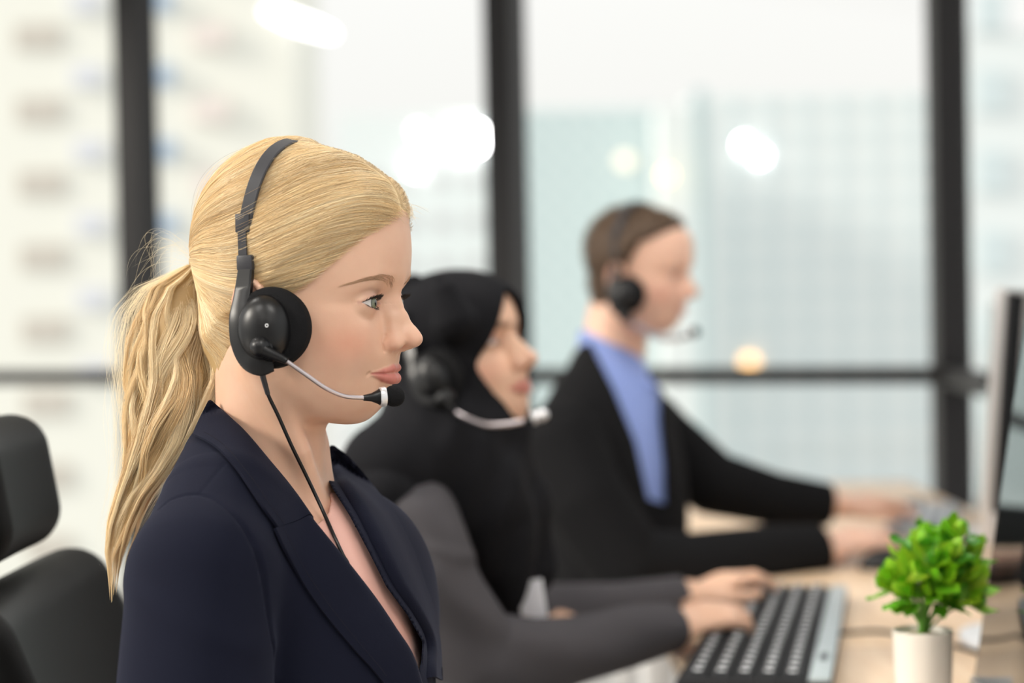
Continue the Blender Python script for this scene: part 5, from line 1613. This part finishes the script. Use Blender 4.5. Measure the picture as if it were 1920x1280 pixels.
# stems
stem_m = mat('green_stem', (0.10, 0.28, 0.03), 0.5)
K = 2.08 / FPX
heads = []
rr = random.Random(5)
spots = [(1688, 1085, 0), (1705, 1055, .01), (1725, 1030, 0), (1760, 1018, .01), (1790, 1012, -.01), (1745, 1060, -.025), (1778, 1050, -.022), (1718, 1085, -.025), (1752, 1092, -.030), (1790, 1085, -.015), (1812, 1060, .0), (1672, 1105, .005), (1812, 1100, .0), (1735, 1118, -.02), (1775, 1125, -.012), (1700, 1120, -.01), (1808, 1130, .005), (1740, 1050, .03), (1700, 1090, .03), (1785, 1090, .03), (1755, 1020, .03), (1745, 1108, .02)]
base = Vector((0, 0, ph - 0.004))
for (px_, py_, dd) in spots:
    w = wp(px_, py_, 2.08 + dd); c0 = w - Vector((pc.x, pc.y, DZ))
    axis = (c0 - Vector((0, 0.0, ph + 0.018))).normalized(); axis = (axis + Vector((0, -0.25, 0.15))).normalized()
    b = bmesh.new(); s0 = base + Vector((rr.uniform(-.004, .004), rr.uniform(-.004, .004), 0))
    add_tube(b, catmull([s0, s0.lerp(c0, .45) + Vector((0, 0, .004)), c0], 5), [0.0014] * 11, 6); bm_obj('stem', b, stem_m, plant)
    q = axis.to_track_quat('Z', 'Y')
    nl = 6
    for k in range(nl):
        inner = k >= 4
        me_ = lm[rr.randrange(4)]
        o = bpy.data.objects.new('leaf', me_); COL.objects.link(o); o.parent = plant
        an = k * 2.4 + rr.random() * .5; el = math.radians(rr.uniform(5, 30) if not inner else rr.uniform(48, 70))
        Rm = q.to_matrix().to_4x4() @ Matrix.Rotation(an, 4, 'Z') @ Matrix.Rotation(-el, 4, 'Y')
        sc = rr.uniform(.72, 1.0) * (0.68 if inner else 1.0)
        o.matrix_local = Matrix.Translation(c0) @ Rm @ Matrix.Scale(sc, 4)
# lower drooping leaves
for (px_, py_, an) in [(1675, 1118, 200), (1660, 1122, 190), (1800, 1128, -15), (1815, 1132, -25), (1700, 1135, 220), (1770, 1140, -60)]:
    w = wp(1735 + (px_ - 1735) * .35, 1130, 2.06) - Vector((pc.x, pc.y, DZ)); e = wp(px_, py_ + 16, 2.05) - Vector((pc.x, pc.y, DZ))
    me_ = leaf_mesh((e - w).length * 1.15, 0.014, -0.1, .05, an, (.16, .42, .02)); o = bpy.data.objects.new('leaf', me_); COL.objects.link(o); o.parent = plant
    o.matrix_local = Matrix.Translation(w) @ (e - w).to_track_quat('X', 'Z').to_matrix().to_4x4()
# cable across the desk
bm = bmesh.new(); pts = [on_desk(1556, 1194), on_desk(1600, 1189), on_desk(1650, 1187), on_desk(1700, 1196), on_desk(1790, 1214), on_desk(1845, 1230), on_desk(1890, 1232)]
add_tube(bm, catmull([p + Vector((0, 0, .003)) for p in pts], 8), 0.0028, 8)
tag(bm_obj('cable', bm, black_pl), 'black keyboard cable running over the desk behind the white pot', 'cable')

# ---- office chairs
leather = mat('black_leather', (0.0045, 0.0045, 0.0045), 0.5, spec=0.16); noise_bump(leather, 350, 0.15, 0.0008)
def office_chair(cx, cy, label, back_dx=-0.22, up_c=None, lo_c=None, rz=0.0, seat=True):
    r_ = empty('office_chair', (cx, cy, 0), rz, label=label, cat='chair')
    def cushion(name, c, half, round_, tilt=8, bow=0.0, parent=r_):
        Rt = roty(-tilt)
        def f(p):
            q = (p - np.array(c, F32) * 1000) @ np.array(Rt, F32)
            q[:, 0] += bow * (q[:, 1] / 100) ** 2
            hh = np.array(half, F32) * 1000 - round_
            d = np.abs(q) - hh
            return np.sqrt((np.maximum(d, 0) ** 2).sum(1)) + np.minimum(d.max(1), 0) - round_
        m = max(half) * 1000 + 60
        C_ = np.array(c) * 1000
        V, F = sdf_mesh(f, C_ - m, C_ + m, 8)
        return link(name, np_mesh(name, V * .001, F), leather, parent)
    cushion('headrest', up_c[0], up_c[1], up_c[2], up_c[3], -4)
    cushion('backrest', lo_c[0], lo_c[1], lo_c[2], lo_c[3], -4)
    cushion('seat', (0, 0, 0.44), (0.25, 0.25, 0.045), 38, 0)
    bm = bmesh.new(); add_tube(bm, catmull([(0, 0, .40), (-.2, 0, .40), (lo_c[0][0] - .03, lo_c[0][1], .55), (up_c[0][0] - .02, up_c[0][1], up_c[0][2])], 6), 0.014, 12); bm_obj('back_support', bm, matte_bl, r_)
    bm = bmesh.new(); add_tube(bm, [(0, 0, .08), (0, 0, .40)], 0.028, 16); bm_obj('gas_column', bm, chrome_m, r_)
    for k in range(5):
        a = k * 2 * math.pi / 5
        bm = bmesh.new(); e = Vector((.28 * math.cos(a), .28 * math.sin(a), .065)); add_tube(bm, [(0, 0, .10), e], [.024, .014], 10); lg = bm_obj('leg', bm, matte_bl, r_)
        bm = bmesh.new(); add_lathe(bm, [(0, -.012), (.028, -.012), (.03, 0), (.028, .012), (0, .012)], 20, Matrix.Translation((e.x, e.y, .03)) @ Matrix.Rotation(a, 4, 'Z') @ Matrix.Rotation(math.radians(90), 4, 'X')); bm_obj('caster', bm, matte_bl, lg)
    return r_
ch = office_chair(-0.18, 1.92, 'black leather office chair at the edge of the frame behind the blonde woman',
    up_c=((-0.345, 0, 1.043), (0.055, 0.13, 0.068), 38, 10), lo_c=((-0.25, 0, 0.75), (0.05, 0.24, 0.22), 45, 22))
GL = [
 (783, 245, 11, (1, .93, .92), 3, 1.0, 'faint pinkish glow added as a reflected ceiling light, upper left of the cluster beside the middle window post'),
 (780, 315, 11, (1, 1, .97), 40, 1.0, 'white round glow added as a reflected ceiling light, low in the cluster beside the middle window post'),
 (878, 260, 24, (1, 1, 1), 30, 1.75, 'largest white glow added as a reflected ceiling light, touching the middle window post'),
 (1393, 270, 9, (1, 1, 1), 40, 1.0, 'upper of the two overlapping white glows added as reflected ceiling lights, above and right of the man'),
 (1424, 292, 9, (1, 1, 1), 40, 1.0, 'lower of the two overlapping white glows added as reflected ceiling lights, above and right of the man'),
 (1250, 328, 10, (1, .80, .22), 3.6, 1.0, 'round yellow glow added as a reflected ceiling light, directly above the head of the man'),
 (1172, 302, 14, (1, .85, .6), 1.2, 1.2, 'dim cream glow added as a reflected ceiling light, left of the yellow one'),
 (1405, 677, 10, (1, .55, .18), 3, 1.4, 'orange glow added as a reflected ceiling light, just above the window rail'),
 (560, 42, 12, (1, 1, 1), 4, 6.0, 'long white glow added as a reflected ceiling light, above the blonde hair')]
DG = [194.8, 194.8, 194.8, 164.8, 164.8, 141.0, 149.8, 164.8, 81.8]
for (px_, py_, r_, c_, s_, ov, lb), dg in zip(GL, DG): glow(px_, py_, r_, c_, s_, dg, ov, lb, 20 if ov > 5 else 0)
